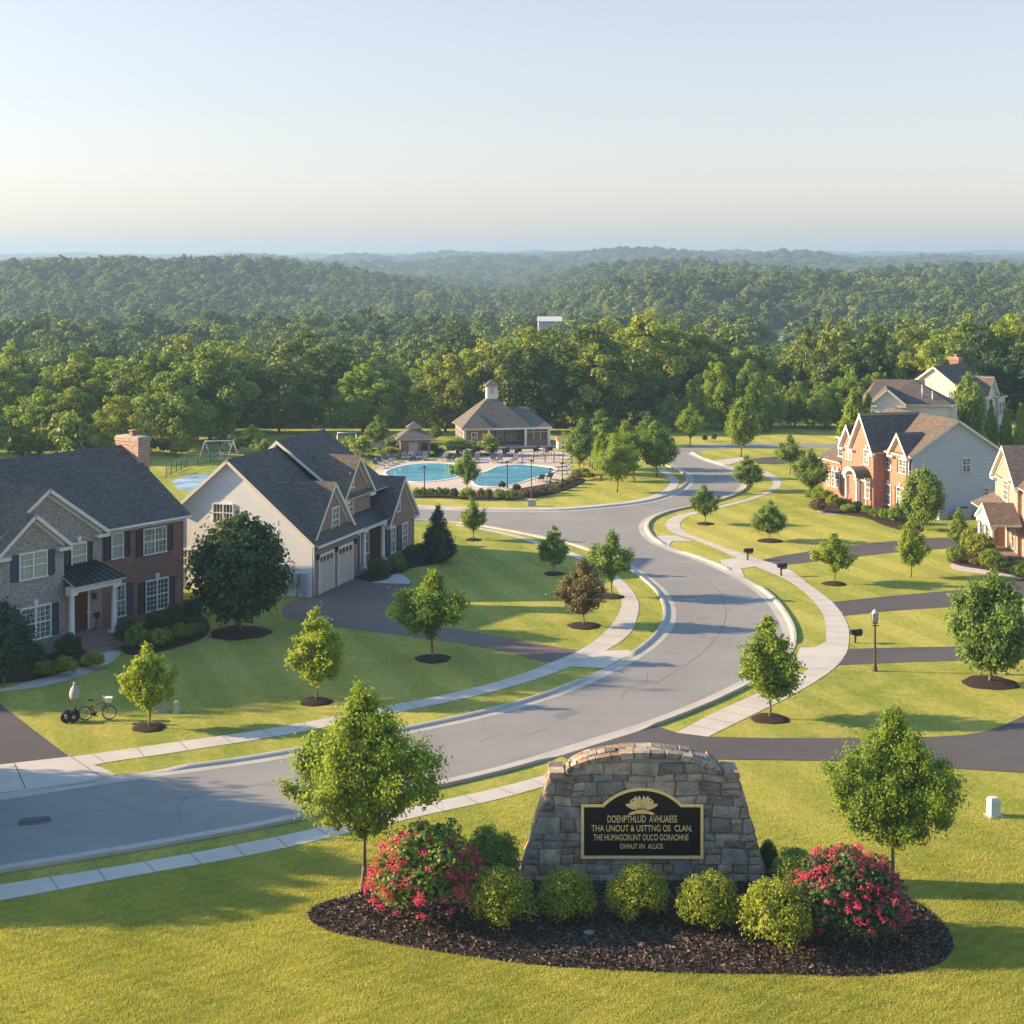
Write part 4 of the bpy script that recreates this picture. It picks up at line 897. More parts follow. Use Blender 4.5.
# ------------------------------------------------------------------ houses
class House:
    def __init__(s, name, label, cat, origin, u, side):
        u = Vector((u[0], u[1], 0)).normalized(); s.o = Vector((origin[0], origin[1], 0)); s.u = u
        s.v = Vector((-u.y, u.x, 0)) * side; s.s = side
        s.e = empty(name, s.o, math.atan2(u.y, u.x)); tag(s.e, label, cat)
    def P(s, u, v, z): return (u, s.s * v, z)
    def U(s, px, v, z=None):
        r = (px - 512) / FOC; b = s.o + s.v * v; return (r * b.y - b.x) / (s.u.x - r * s.u.y)
    def V(s, px, u):
        r = (px - 512) / FOC; b = s.o + s.u * u; return (r * b.y - b.x) / (s.v.x - r * s.v.y)
    def Z(s, py, u, v): return EYE - (py - 256) * (s.o + s.u * u + s.v * v).y / FOC
    def walls(s, faces, mat, name='wall', parent=None):
        mb = MB()
        for f in faces: mb.face([s.P(*p) for p in f])
        return mb.build(name, mat, parent or s.e)
    def boxes(s, bs, mat, name, parent=None, bevel=0):
        mb = MB()
        for (u0, u1, v0, v1, z0, z1) in bs:
            a = [s.P(u0, v0, z0), s.P(u1, v0, z0), s.P(u1, v1, z0), s.P(u0, v1, z0)]; b = [(p[0], p[1], z1) for p in a]
            if s.s < 0: a.reverse(); b.reverse()
            mb.hull(a, b)
        return mb.build(name, mat, parent or s.e)
    def roof(s, polys, mat, th=0.2, name='roof', trim='cream'):
        mb = MB()
        for p in polys: mb.slab([s.P(*q) for q in p], th)
        o = mb.build(name, [M[mat], M[trim]], s.e); return o
    def front_gable(s, u0, u1, vf, vb, ze, zt, mat, oh=0.35, fo=0.35, name='roof', trim='cream', ret=True):
        um = (u0 + u1) / 2; k = (zt - ze) / (um - u0); lo = ze - oh * k; up = 0.10
        o = s.roof([[(u0 - oh, vf - fo, lo + up), (um, vf - fo, zt + up), (um, vb, zt + up), (u0 - oh, vb, lo + up)],
                [(u1 + oh, vf - fo, lo + up), (um, vf - fo, zt + up), (um, vb, zt + up), (u1 + oh, vb, lo + up)]], mat, name=name, trim=trim)
        # frieze boards under the rakes, small eave returns
        mb = MB(); w = 0.22
        for (a, b) in (((u0, ze), (um, zt)), ((u1, ze), (um, zt))):
            q = [(a[0], a[1] - 0.08), (b[0], b[1] - 0.08), (b[0], b[1] - 0.08 - w * 1.3), (a[0], a[1] - 0.08 - w * 1.3)]
            A = [s.P(x, vf - 0.003, z) for x, z in q]; B = [s.P(x, vf - 0.05, z) for x, z in q]
            mb.hull(A, B)
        if ret:
            for (a, d) in ((u0, 1), (u1, -1)):
                x0, x1 = sorted((a - d * oh, a + d * 0.55))
                A = [s.P(x0, vf - fo + 0.02, lo - 0.22), s.P(x1, vf - fo + 0.02, lo - 0.22), s.P(x1, vf - 0.004, lo - 0.22), s.P(x0, vf - 0.004, lo - 0.22)]
                mb.hull(A, [(p[0], p[1], lo - 0.04) for p in A])
        mb.build('gable_trim', M[trim], s.e, fix=True)
        return o
    def hip(s, u0, u1, v0, v1, ze, zt, mat, ra=None, rb=None, oh=0.35, name='roof', trim='cream', th=0.18):
        u0 -= oh; u1 += oh; v0 -= oh; v1 += oh
        if ra is None: ra = rb = ((u0 + u1) / 2, (v0 + v1) / 2)
        A, B, C_, D_ = (u0, v0, ze), (u1, v0, ze), (u1, v1, ze), (u0, v1, ze); a = (ra[0], ra[1], zt); b = (rb[0], rb[1], zt)
        if ra == rb: P = [[A, B, a], [B, C_, a], [C_, D_, a], [D_, A, a]]
        elif abs(ra[1] - rb[1]) < 1e-6: P = [[A, B, b, a], [B, C_, b], [C_, D_, a, b], [D_, A, a]]
        else: P = [[A, B, a], [B, C_, b, a], [C_, D_, b], [D_, A, a, b]]
        return s.roof(P, mat, th, name, trim)
    def win(s, axis, a0, a1, z0, z1, off, units=1, cols=3, rows=4, pane='glass', frame='white', shutters=None, shw=0.42, key=False, sash=True, which=(1, 1), name='window'):
        def Q(a, d, z):
            if axis == 'f': return s.P(a, off - d, z)
            if axis == 'a': return s.P(off - d, a, z)
            return s.P(off + d, a, z)
        def bx(mb, x0, x1, d0, d1, y0, y1):
            A = [Q(x0, d0, y0), Q(x1, d0, y0), Q(x1, d1, y0), Q(x0, d1, y0)]; B = [Q(x0, d0, y1), Q(x1, d0, y1), Q(x1, d1, y1), Q(x0, d1, y1)]
            mb.hull(A, B)
        if a0 > a1: a0, a1 = a1, a0
        mb = MB(); c = 0.075
        bx(mb, a0 - c, a0, 0.003, 0.09, z0 - c, z1 + c); bx(mb, a1, a1 + c, 0.003, 0.09, z0 - c, z1 + c)
        bx(mb, a0, a1, 0.003, 0.09, z1, z1 + c * 1.3); bx(mb, a0 - c * 1.4, a1 + c * 1.4, 0.003, 0.14, z0 - c, z0)
        w = (a1 - a0) / units; pm = MB()
        for i in range(units):
            x0, x1 = a0 + i * w, a0 + (i + 1) * w
            if i: bx(mb, x0 - 0.05, x0 + 0.05, 0.003, 0.085, z0, z1)
            if sash: bx(mb, x0 + 0.001, x1 - 0.001, 0.003, 0.075, (z0 + z1) / 2 - 0.035, (z0 + z1) / 2 + 0.035)
            t = 0.011
            for k in range(1, cols): bx(mb, x0 + (x1 - x0) * k / cols - t, x0 + (x1 - x0) * k / cols + t, 0.003, 0.055, z0, z1)
            for k in range(1, rows): bx(mb, x0, x1, 0.003, 0.053, z0 + (z1 - z0) * k / rows - t, z0 + (z1 - z0) * k / rows + t)
        if key:
            m_ = (a0 + a1) / 2; A = [Q(m_ - 0.09, 0.003, z1 + c * 1.3), Q(m_ + 0.09, 0.003, z1 + c * 1.3), Q(m_ + 0.09, 0.12, z1 + c * 1.3), Q(m_ - 0.09, 0.12, z1 + c * 1.3)]
            B = [Q(m_ - 0.15, 0.003, z1 + 0.42), Q(m_ + 0.15, 0.003, z1 + 0.42), Q(m_ + 0.15, 0.12, z1 + 0.42), Q(m_ - 0.15, 0.12, z1 + 0.42)]; mb.hull(A, B)
        f = mb.build(name, M[frame], s.e, fix=True)
        pm.face([Q(a0, 0.02, z0), Q(a1, 0.02, z0), Q(a1, 0.02, z1), Q(a0, 0.02, z1)]); pm.build('pane', M[pane], f)
        if shutters:
            for side, ok in ((-1, which[0]), (1, which[1])):
                if not ok: continue
                x = a0 - c - 0.02 - shw if side < 0 else a1 + c + 0.02; sm = MB()
                bx(sm, x, x + 0.06, 0.003, 0.06, z0 - 0.04, z1 + 0.04); bx(sm, x + shw - 0.06, x + shw, 0.003, 0.06, z0 - 0.04, z1 + 0.04)
                for zz in (z0 - 0.04, (z0 + z1) / 2 - 0.04, z1 - 0.04): bx(sm, x + 0.06, x + shw - 0.06, 0.003, 0.058, zz, zz + 0.08)
                n = max(6, int((z1 - z0) / 0.09))
                for k in range(n):
                    z = z0 + 0.04 + (z1 - z0 - 0.08) * k / n; A = [Q(x + 0.06, 0.010, z), Q(x + shw - 0.06, 0.010, z), Q(x + shw - 0.06, 0.045, z - 0.0), Q(x + 0.06, 0.045, z)]
                    B = [Q(x + 0.06, 0.004, z + 0.075), Q(x + shw - 0.06, 0.004, z + 0.075), Q(x + shw - 0.06, 0.012, z + 0.075), Q(x + 0.06, 0.012, z + 0.075)]; sm.hull(A, B)
                sm.build('shutter', M[shutters], s.e, fix=True)
        return f
    def wpx(s, px0, px1, py0, py1, v, **kw):
        a0, a1 = s.U(px0, v), s.U(px1, v); m = (a0 + a1) / 2
        return s.win('f', a0, a1, s.Z(py1, m, v), s.Z(py0, m, v), v, **kw)
    def wside(s, px0, px1, py0, py1, u, **kw):
        a0, a1 = s.V(px0, u), s.V(px1, u); m = (a0 + a1) / 2
        return s.win('a', a0, a1, s.Z(py1, u, m), s.Z(py0, u, m), u, **kw)
    def tubes(s, segs, mat, name, parent=None, n=12):
        mb = MB()
        for a, b, r0, r1 in segs: mb.tube(s.P(*a), s.P(*b), r0, r1, n)
        return mb.build(name, M[mat], parent or s.e)
    def gutter(s, a, b, mat='white'):
        mb = MB(); mb.tube(s.P(*a), s.P(*b), 0.07, 0.07, 8); return mb.build('gutter', M[mat], s.e)
    def column(s, u, v, z0, z1, r=0.15, mat='white'):
        mb = MB(); x, y, _ = s.P(u, v, 0)
        mb.box(x - r * 1.4, x + r * 1.4, y - r * 1.4, y + r * 1.4, z0, z0 + 0.14); mb.box(x - r * 1.4, x + r * 1.4, y - r * 1.4, y + r * 1.4, z1 - 0.13, z1)
        mb.lathe((x, y, 0), [(r * 1.15, z0 + 0.14), (r, z0 + 0.3), (r * 0.86, z1 - 0.25), (r * 1.1, z1 - 0.13)], 14)
        return mb.build('column', M[mat], s.e)
def W4(u0, u1, v, z0, z1): return [(u0, v, z0), (u1, v, z0), (u1, v, z1), (u0, v, z1)]
def S4(u, v0, v1, z0, z1): return [(u, v0, z0), (u, v1, z0), (u, v1, z1), (u, v0, z1)]
def GW(u0, u1, v, z0, ze, zt): return [(u0, v, z0), (u1, v, z0), (u1, v, ze), ((u0 + u1) / 2, v, zt), (u0, v, ze)]

# ---- A: brick house at the left edge
A = House('brick_house', 'two-storey house of grey and red brick with dark roof and chimney, at the left edge', 'house', (-20.4, 98.9), (-.582, -.813), -1)
DA, ZE, ZR, VM = 11.2, 6.2, 9.85, 5.6
A.walls([W4(0, 7.1, 0, 0, ZE)], M['brick_red'])
A.walls([[(0, 0, 0), (0, DA, 0), (0, DA, ZE), (0, VM, ZR), (0, 0, ZE)]], M['brick_red'])
A.walls([W4(0, 17, DA, 0, ZE), [(17, 0, 0), (17, DA, 0), (17, DA, ZE), (17, VM, ZR), (17, 0, ZE)], W4(15, 17, 0, 0, ZE)], M['siding'])
A.walls([GW(7.1, 14.95, -1, 0, 6.25, 8.95), S4(7.1, -1, 0, 0, ZE), S4(14.95, -1, 0, 0, ZE)], M['brick_grey'])
A.walls([GW(10.6, 14.9, -2, 0, 6.15, 7.85), S4(10.6, -2, -1, 0, 6.15), S4(14.9, -2, -1, 0, 6.15)], M['brick_grey'])
k = (ZR - ZE) / VM
A.roof([[(-0.35, -0.45, ZE - 0.45 * k + .1), (17.3, -0.45, ZE - 0.45 * k + .1), (17.3, VM, ZR + .1), (-0.35, VM, ZR + .1)],
        [(-0.35, DA + 0.45, ZE - 0.45 * k + .1), (17.3, DA + 0.45, ZE - 0.45 * k + .1), (17.3, VM, ZR + .1), (-0.35, VM, ZR + .1)]], 'roof_charcoal_shade')  # darker than the brown gables: shade on the main slopes put into the colour
A.front_gable(7.1, 14.95, -1, 3.9, 6.25, 8.95, 'roof_tan')
A.front_gable(10.6, 14.9, -2, 0.2, 6.15, 7.85, 'roof_tan')
A.gutter((-0.35, -0.52, ZE - 0.28), (6.7, -0.52, ZE - 0.28), 'cream'); A.boxes([(-0.02, 7.1, -0.06, -0.004, ZE - 0.55, ZE - 0.22)], M['cream'], 'frieze_board')
A.boxes([(-0.10, -0.02, -0.02, 0.08, 0.2, ZE - 0.3)], M['brick_red'], 'downspout')
def chimney(H, u0, u1, v0, v1, z0, z1, mat, corb=0.1, pots=1):
    o = H.boxes([(u0, u1, v0, v1, z0, z1 - 0.45), (u0 - corb * .5, u1 + corb * .5, v0 - corb * .5, v1 + corb * .5, z1 - 0.45, z1 - 0.25), (u0 - corb, u1 + corb, v0 - corb, v1 + corb, z1 - 0.25, z1)], mat, 'chimney')
    H.boxes([(u0 - .02, u1 + .02, v0 - .02, v1 + .02, z1, z1 + 0.08)], M['kerb'], 'chimney_cap', o)
    um, vm = (u0 + u1) / 2, (v0 + v1) / 2
    for i in range(pots): H.boxes([(um - .16, um + .16, vm - .16 + i * .6, vm + .16 + i * .6, z1 + 0.08, z1 + 0.38), (um - .22, um + .22, vm - .22 + i * .6, vm + .22 + i * .6, z1 + 0.38, z1 + 0.45)], M['brick_brown'], 'flue', o)
chimney(A, -0.95, -0.004, 4.0, 6.1, 0, 10.45, M['brick_pink'], .07)
A.wpx(143.5, 165, 528.5, 552.5, 0, units=2, cols=3, rows=4, pane='curtain', shutters='shutter_black', shw=0.5)
A.wpx(111.5, 122, 534, 557.5, 0, units=1, cols=2, rows=2, pane='blind', shutters='shutter_black', shw=0.5)
A.wpx(146, 167, 580, 609, 0, units=2, cols=3, rows=6, pane='glass', shutters='shutter_black', shw=0.5, key=True)
A.wpx(113, 124, 585.5, 616, 0, units=1, cols=3, rows=6, pane='curtain', shutters='shutter_blue', shw=0.55, which=(1, 0))
A.wpx(71.5, 85, 544, 566.5, -1, units=1, cols=4, rows=4, pane='blind', shutters='shutter_brown', shw=0.42, key=True)
A.wpx(19.5, 45.5, 553, 577.5, -2, units=2, cols=3, rows=4, pane='blind', shutters='shutter_blue', shw=0.5)
A.wpx(20.5, 49.5, 607.5, 638.5, -2, units=2, cols=3, rows=6, pane='curtain', shutters='shutter_blue', shw=0.5, key=True)
A.win('a', 8, 9.2, 3.4, 5.2, 0, units=1, pane='glass'); 
# porch
A.boxes([(7.45, 10.58, -3.0, -1.004, 0, 0.62)], M['steps'], 'porch_floor')
A.boxes([(7.5, 10.5, -3.35, -3.002, 0, 0.46), (7.5, 10.5, -3.7, -3.352, 0, 0.30), (7.5, 10.5, -4.05, -3.702, 0, 0.15)], M['steps'], 'steps')
for u in (7.75, 10.72): A.column(u, -2.8, 0.62, 3.35, 0.17)
A.boxes([(7.4, 10.95, -3.05, -2.55, 3.352, 3.68), (7.4, 7.75, -2.548, -1.004, 3.352, 3.68)], M['cream'], 'porch_beam')
A.roof([[(7.2, -3.25, 3.72), (10.85, -3.25, 3.72), (10.6, -1.02, 4.5), (7.6, -1.02, 4.5)], [(7.2, -3.25, 3.72), (7.6, -1.02, 4.5), (7.2, -1.02, 3.72)]], 'roof_metal', 0.08, 'porch_roof')
mb = MB()
for i in range(9):
    t = i / 8; mb.tube(A.P(7.25 + 3.55 * t, -3.25, 3.75), A.P(7.62 + 2.95 * t, -1.03, 4.53), 0.025, 0.025, 4)
mb.build('roof_seam', M['roof_metal'], A.e)
def door(H, u0, u1, z0, z1, v, mat, transom=True, side=0.0):
    fr = H.boxes([(u0 - .14, u0, v - .12, v - .004, z0, z1 + .12), (u1, u1 + .14, v - .12, v - .004, z0, z1 + .12), (u0, u1, v - .12, v - .004, z1, z1 + .12)] +
                 ([(u0 - .14, u1 + .14, v - .13, v - .004, z1 + .42, z1 + .56)] if transom else []), M['white'], 'door_surround')
    if transom: H.boxes([(u0 - .12, u1 + .12, v - .05, v - .004, z1 + .122, z1 + .418)], M['glass'], 'transom_window')
    bs = [(u0, u1, v - .05, v - .004, z0, z1)]; w = u1 - u0
    for i in (0, 1):
        for (a, b) in ((0.08, 0.42), (0.5, 0.92)): bs.append((u0 + w * (0.1 + 0.44 * i), u0 + w * (0.46 + 0.44 * i), v - .075, v - .052, z0 + (z1 - z0) * a, z0 + (z1 - z0) * b))
    d = H.boxes(bs, M[mat], 'door'); H.tubes([((u0 + w * .07, v - .08, z0 + 1.05), (u0 + w * .07, v - .14, z0 + 1.05), .04, .04)], 'gold', 'handle', d)
door(A, 8.2, 9.25, 0.62, 2.85, -1, 'red_door')
def lantern(H, u, v, z, name='wall_lantern'):
    H.boxes([(u - .08, u + .08, v - .2, v - .04, z, z + .26), (u - .11, u + .11, v - .23, v - .01, z + .26, z + .31), (u - .03, u + .03, v - .04, v - .004, z + .05, z + .2)], M['dark_metal'], name)
lantern(A, 7.75, -1, 2.3)

# ---- B: cream-sided house with two garage doors
B = House('sided_house', 'cream-sided house with brick front, dark gabled roofs and two garage doors', 'house', (-12.85, 103), (.31, .95), 1)
sl = 5.0 / 6.0
B.walls([[(0, 0, 0), (0, 9.7, 0), (0, 9.7, 5.5), (0, 6, 8.6), (0, 0, 3.6)]], M['siding']); B.walls([S4(17.8, 0, 9.7, 0, 3.0)], M['siding'])
B.walls([W4(0, 17.8, 9.7, 0, 5.5), [(7, 0.5, 3), (7, 6, 8.6), (7, 6.1, 9.1), (7, 9.7, 5.5), (7, 0.5, 3)], [(14.5, 1.0, 0), (14.5, 9.7, 0), (14.5, 9.7, 5.5), (14.5, 6, 9.0), (14.5, 1.0, 5.0)]], M['siding'])
B.walls([GW(0, 7.0, 0, 0, 3.6, 3.62), W4(7.0, 7.3, 0.0, 0, 3.6), S4(7.0, 0, 1.2, 0, 4.2)], M['brick_brown'])
B.walls([[(0.45, 0.25, 3.4), (6.55, 0.25, 3.4), (3.5, 0.25, 6.75)]], M['brick_brown'])
B.walls([GW(6.9, 11.7, 1.0, 0, 5.5, 7.95), S4(6.9, 1, 3, 3, 5.5), S4(11.7, 1, 3, 0, 5.5), W4(11.7, 13.2, 1.6, 0, 5.4)], M['brick_brown'])
B.walls([GW(12.6, 17.8, 0, 0, 3.0, 5.75), S4(12.6, 0, 1.5, 0, 3.0), S4(17.8, 0, 1.5, 0, 3.0)], M['brick_brown'])
B.roof([[(-0.35, -0.35, 3.6 - .35 * sl + .1), (7.2, -0.35, 3.6 - .35 * sl + .1), (7.2, 6, 8.7), (-0.35, 6, 8.7)],
        [(-0.35, 10.1, 5.17), (7.2, 10.1, 5.17), (7.2, 6, 8.7), (-0.35, 6, 8.7)]], 'roof_charcoal_shade')
B.roof([[(6.9, 0.65, 5.5 - 0.35 * 0.7), (14.8, 0.65, 5.25), (14.8, 6, 9.15), (6.9, 6, 9.15)], [(6.9, 10.1, 5.3), (14.8, 10.1, 5.3), (14.8, 6, 9.15), (6.9, 6, 9.15)]], 'roof_charcoal_shade')
B.front_gable(0.25, 6.75, 0.25, 4.1, 3.55, 6.9, 'roof_charcoal_shade', oh=0.2, ret=False)
B.roof([[(-0.1, -0.45, 3.35), (7.2, -0.45, 3.35), (6.9, 0.24, 3.85), (0.1, 0.24, 3.85)]], 'roof_charcoal_shade', 0.14, 'pent_roof')
B.front_gable(6.9, 11.7, 1.0, 5.0, 5.5, 7.95, 'roof_tan')
B.front_gable(12.6, 17.8, 0, 7.0, 3.0, 5.75, 'roof_charcoal_shade')
B.gutter((-0.1, -0.5, 3.24), (7.2, -0.5, 3.24)); B.tubes([((0.06, -0.07, 0.1), (0.06, -0.07, 3.2), .055, .055)], 'white', 'downspout', n=8)
B.boxes([(-0.12, 0.02, 9.66, 9.76, 0, 5.4)], M['white'], 'corner_board')
def garage_door(H, u0, u1, z1, v, mat='door_tan'):
    bs = []; n = 5; hh = z1 / n
    for i in range(n):
        bs.append((u0, u1, v - .03, v - .004, i * hh + .012, (i + 1) * hh - .012))
        for j in range(4):
            w = (u1 - u0) / 4; bs.append((u0 + w * j + .1, u0 + w * (j + 1) - .1, v - .045, v - .032, i * hh + .12, (i + 1) * hh - .12))
    d = H.boxes(bs, M[mat], 'garage_door')
    H.boxes([(u0 - .13, u0 - .002, v - .09, v - .004, 0, z1 + .13), (u1 + .002, u1 + .13, v - .09, v - .004, 0, z1 + .13), (u0, u1, v - .09, v - .004, z1, z1 + .13)], M['white'], 'door_frame', d)
    hs = []
    w = (u1 - u0) / 4
    for j in range(4): hs.append((u0 + w * j + .1, u0 + w * (j + 1) - .1, v - .052, v - .046, z1 - hh + .1, z1 - .08))
    H.boxes(hs, M['glass'], 'door_window', d)
for (p0, p1) in ((319, 332.5), (338, 351.5)):
    garage_door(B, B.U(p0, 0), B.U(p1, 0), 2.45, 0)
for p in (316.5, 335.3, 354.5): lantern(B, B.U(p, 0), 0, 2.35)
B.wpx(331.5, 338, 508, 531, 0.25, cols=2, rows=4, pane='curtain')
B.wpx(349.8, 352.6, 473, 487, 1.0, cols=2, rows=3, pane='curtain'); B.wpx(346.5, 352, 497, 517, 1.0, cols=2, rows=4, pane='curtain')
B.wpx(396.5, 399, 495, 511, 0, cols=2, rows=3, pane='curtain'); B.wpx(390.2, 394.5, 528, 552, 0, cols=2, rows=4, pane='curtain', shutters='shutter_black', shw=0.8, which=(1, 0)); B.wpx(401.5, 406.5, 524, 547, 0, cols=2, rows=4, pane='curtain', shutters='shutter_black', shw=0.8, which=(1, 0))
B.wside(214, 233, 504.5, 521, 0, units=2, cols=3, rows=2, pane='curtain'); B.wside(181, 195, 550, 566, 0, units=2, cols=2, rows=2, pane='curtain')
B.boxes([(7.05, 12.55, -0.1, 0.98, 0, 0.25)], M['steps'], 'porch_floor')
for p in (8.6, 12.0): B.column(p, 0.12, 0.25, 2.9, 0.17)
B.boxes([(7.02, 12.55, -0.05, 0.3, 2.902, 3.2)], M['white'], 'porch_beam')
B.roof([[(6.95, -0.25, 3.22), (12.58, -0.25, 3.22), (12.3, 0.98, 4.0), (7.2, 0.98, 4.0)]], 'roof_metal', 0.08, 'porch_roof')
door(B, 8.6, 9.7, 0.25, 2.4, 1.0, 'shutter_brown'); B.win('f', 10.5, 11.3, 0.9, 2.5, 1.0, cols=2, rows=4, pane='curtain')
# electric meters and pipes on the siding
mt = B.boxes([(-.26, -.004, 0.35, 0.75, 0.3, 1.55), (-.22, -.004, 0.9, 1.2, 0.75, 1.5), (-.2, -.004, 1.35, 1.55, 0.5, 1.2), (-.2, -.004, 1.7, 2.0, 0.2, .8)], M['grey_metal'], 'meter_box')
B.tubes([((-.1, .55, 0), (-.1, .55, .3), .04, .04), ((-.1, 1.05, 0), (-.1, 1.05, .75), .04, .04), ((-.35, 1.85, .5), (-.2, 1.85, .5), .12, .12), ((-.34, 1.05, 1.2), (-.22, 1.05, 1.2), .1, .1)], 'grey_metal', 'meter', mt)

# ---- C: orange brick house with grey gable
C = House('brick_house', 'orange brick house with white portico and a big grey-sided gable end', 'house', (33.5, 134), (-.276, .961), -1)
DC = 8.5
C.walls([[(0, 0, 0), (0, DC, 0), (0, DC, 5.4), (0, DC / 2, 8.1), (0, 0, 5.4)], W4(0, 15.6, DC, 0, 5.4), [(11.2, 0, 3), (11.2, DC, 0), (11.2, DC, 5.4), (11.2, DC / 2, 8.1), (11.2, 0, 5.4)]], M['siding_grey'])
C.walls([W4(0, 11.2, 0, 0, 5.4)], M['brick_orange']); C.walls([GW(0.3, 3.0, -0.2, 0, 5.4, 6.95), S4(0.3, -0.2, 0, 0, 5.4), S4(3.0, -0.2, 0, 0, 5.4)], M['brick_orange'])
C.walls([GW(4.2, 8.0, -1.3, 0, 5.5, 8.2), S4(4.2, -1.3, 0, 0, 5.5), S4(8.0, -1.3, 0, 0, 5.5)], M['brick_orange'])
C.walls([GW(8.02, 10.6, -.9, 0, 5.2, 6.9), S4(10.6, -.9, 0, 0, 5.2)], M['brick_orange'])
C.walls([W4(10.6, 15.6, -.3, 0, 3.4), S4(15.6, -.3, DC, 0, 3.4)], M['brick_orange'])
kc = 2.7 / (DC / 2)
C.roof([[(-0.35, -0.4, 5.4 - .4 * kc + .1), (11.6, -0.4, 5.4 - .4 * kc + .1), (11.6, DC / 2, 8.2), (-0.35, DC / 2, 8.2)], [(-0.35, DC + .4, 5.4 - .4 * kc + .1), (11.6, DC + .4, 5.4 - .4 * kc + .1), (11.6, DC / 2, 8.2), (-0.35, DC / 2, 8.2)]], 'roof_tan')
C.front_gable(0.3, 3.0, -0.2, 2.0, 5.4, 6.95, 'roof_charcoal_shade', trim='white', oh=.3); C.front_gable(4.2, 8.0, -1.3, 4.2, 5.5, 8.2, 'roof_charcoal_shade', trim='white'); C.front_gable(8.02, 10.6, -.9, 2.2, 5.2, 6.9, 'roof_tan', trim='white', oh=.25)  # first two gables darkened to stand in for shade on the brown shingles
C.roof([[(10.62, -.7, 3.3), (16.0, -.7, 3.3), (14.2, 4.0, 6.0), (10.62, 4.0, 6.0)], [(16.0, -.7, 3.3), (16.0, DC + .3, 3.3), (14.2, 4.0, 6.0)]], 'roof_tan', trim='white')
C.walls([W4(11.6, 12.9, -0.1, 3.4, 5.5), S4(11.6, -0.1, 2.4, 3.4, 5.5), S4(12.9, -0.1, 2.4, 3.4, 5.5)], M['white'], 'dormer'); C.roof([[(11.4, -0.3, 5.5), (13.1, -0.3, 5.5), (13.1, 3.0, 5.9), (11.4, 3.0, 5.9)]], 'roof_charcoal_shade', .1, 'dormer_roof')
C.win('f', 11.9, 12.6, 3.8, 5.1, -0.1, cols=2, rows=4)
C.gutter((3.1, -0.45, 5.2), (4.1, -0.45, 5.2)); C.tubes([((0.05, -0.27, 0.1), (0.05, -0.27, 5.2), .055, .055)], 'white', 'downspout', n=8)
C.wside(962.5, 969.8, 458.5, 471.5, 0, cols=2, rows=4, pane='curtain'); C.wside(984, 988, 488.5, 494.5, 0, cols=2, rows=2, pane='glass')
for (a, b, c_, d_, v, n, sh) in ((900, 906.5, 460, 473, -.2, 1, 'shutter_brown'), (886.5, 891.5, 455, 469.5, 0, 1, None), (897.5, 904, 488, 505, -.2, 1, 'shutter_brown'), (886.5, 891, 485, 504, 0, 1, None), (865, 869.5, 450, 464, -1.3, 1, None), (866, 870.5, 477, 498, -1.3, 1, None), (847, 852, 447, 459, -.9, 2, None), (846, 848.5, 476, 492, -.9, 1, None), (828, 830.5, 471, 485, -.3, 1, None), (832.5, 835.5, 471, 486, -.3, 1, None), (837, 840, 472, 487.5, -.3, 1, None)):
    C.wpx(a, b, c_, d_, v, units=n, cols=2, rows=4, pane='curtain', key=(n == 1), shutters=sh, shw=.28)
for u in (4.95, 6.85): C.column(u, -2.45, 0.2, 2.75, 0.15)
C.boxes([(4.7, 7.1, -2.7, -1.32, 0, 0.2)], M['steps'], 'porch_floor')
# arched hood of the portico
mb = MB(); n = 12; arc = [(5.9 + 1.3 * math.cos(math.pi * i / n), 2.8 + .85 * math.sin(math.pi * i / n)) for i in range(n + 1)]
inn = [(5.9 + .85 * math.cos(math.pi * i / n), 2.75 + 0.62 * math.sin(math.pi * i / n)) for i in range(n + 1)]
for i in range(n):
    q = [arc[i], arc[i + 1], inn[i + 1], inn[i]]; mb.hull([C.P(a, -2.65, z) for a, z in q], [C.P(a, -2.45, z) for a, z in q])
mb.build('portico_arch', M['white'], C.e, fix=True); mb = MB()
for i in range(n):
    q = [arc[i], arc[i + 1]]; mb.slab([C.P(q[0][0], -2.75, q[0][1] + .06), C.P(q[1][0], -2.75, q[1][1] + .06), C.P(q[1][0], -1.32, q[1][1] + .06), C.P(q[0][0], -1.32, q[0][1] + .06)], 0.06)
mb.build('portico_roof', [M['roof_tan'], M['white']], C.e)
door(C, 5.4, 6.4, 0.2, 2.4, -1.3, 'wood')
for i, t in enumerate((2.2, 4.4, 6.4)):
    p = C.o + C.v * t - C.u * 0.9; a = empty('air_conditioner', p, math.atan2(C.u.y, C.u.x)); tag(a, 'grey air-conditioning unit at the foot of the grey gable wall', 'air conditioner', 'air conditioners at the grey gable')
    mb = MB(); mb.box(-.38, .38, -.38, .38, .08, .85); mb.box(-.45, .45, -.45, .45, 0, .08)
    for k_ in range(8): mb.box(-.395, .395, -.395, .395, .14 + k_ * .085, .17 + k_ * .085)
    mb.build('casing', M['grey_metal'], a); mb = MB(); mb.lathe((0, 0, 0), [(.34, .852), (.34, .90), (.28, .93), (.05, .93)], 14); mb.build('fan_guard', M['dark_metal'], a)

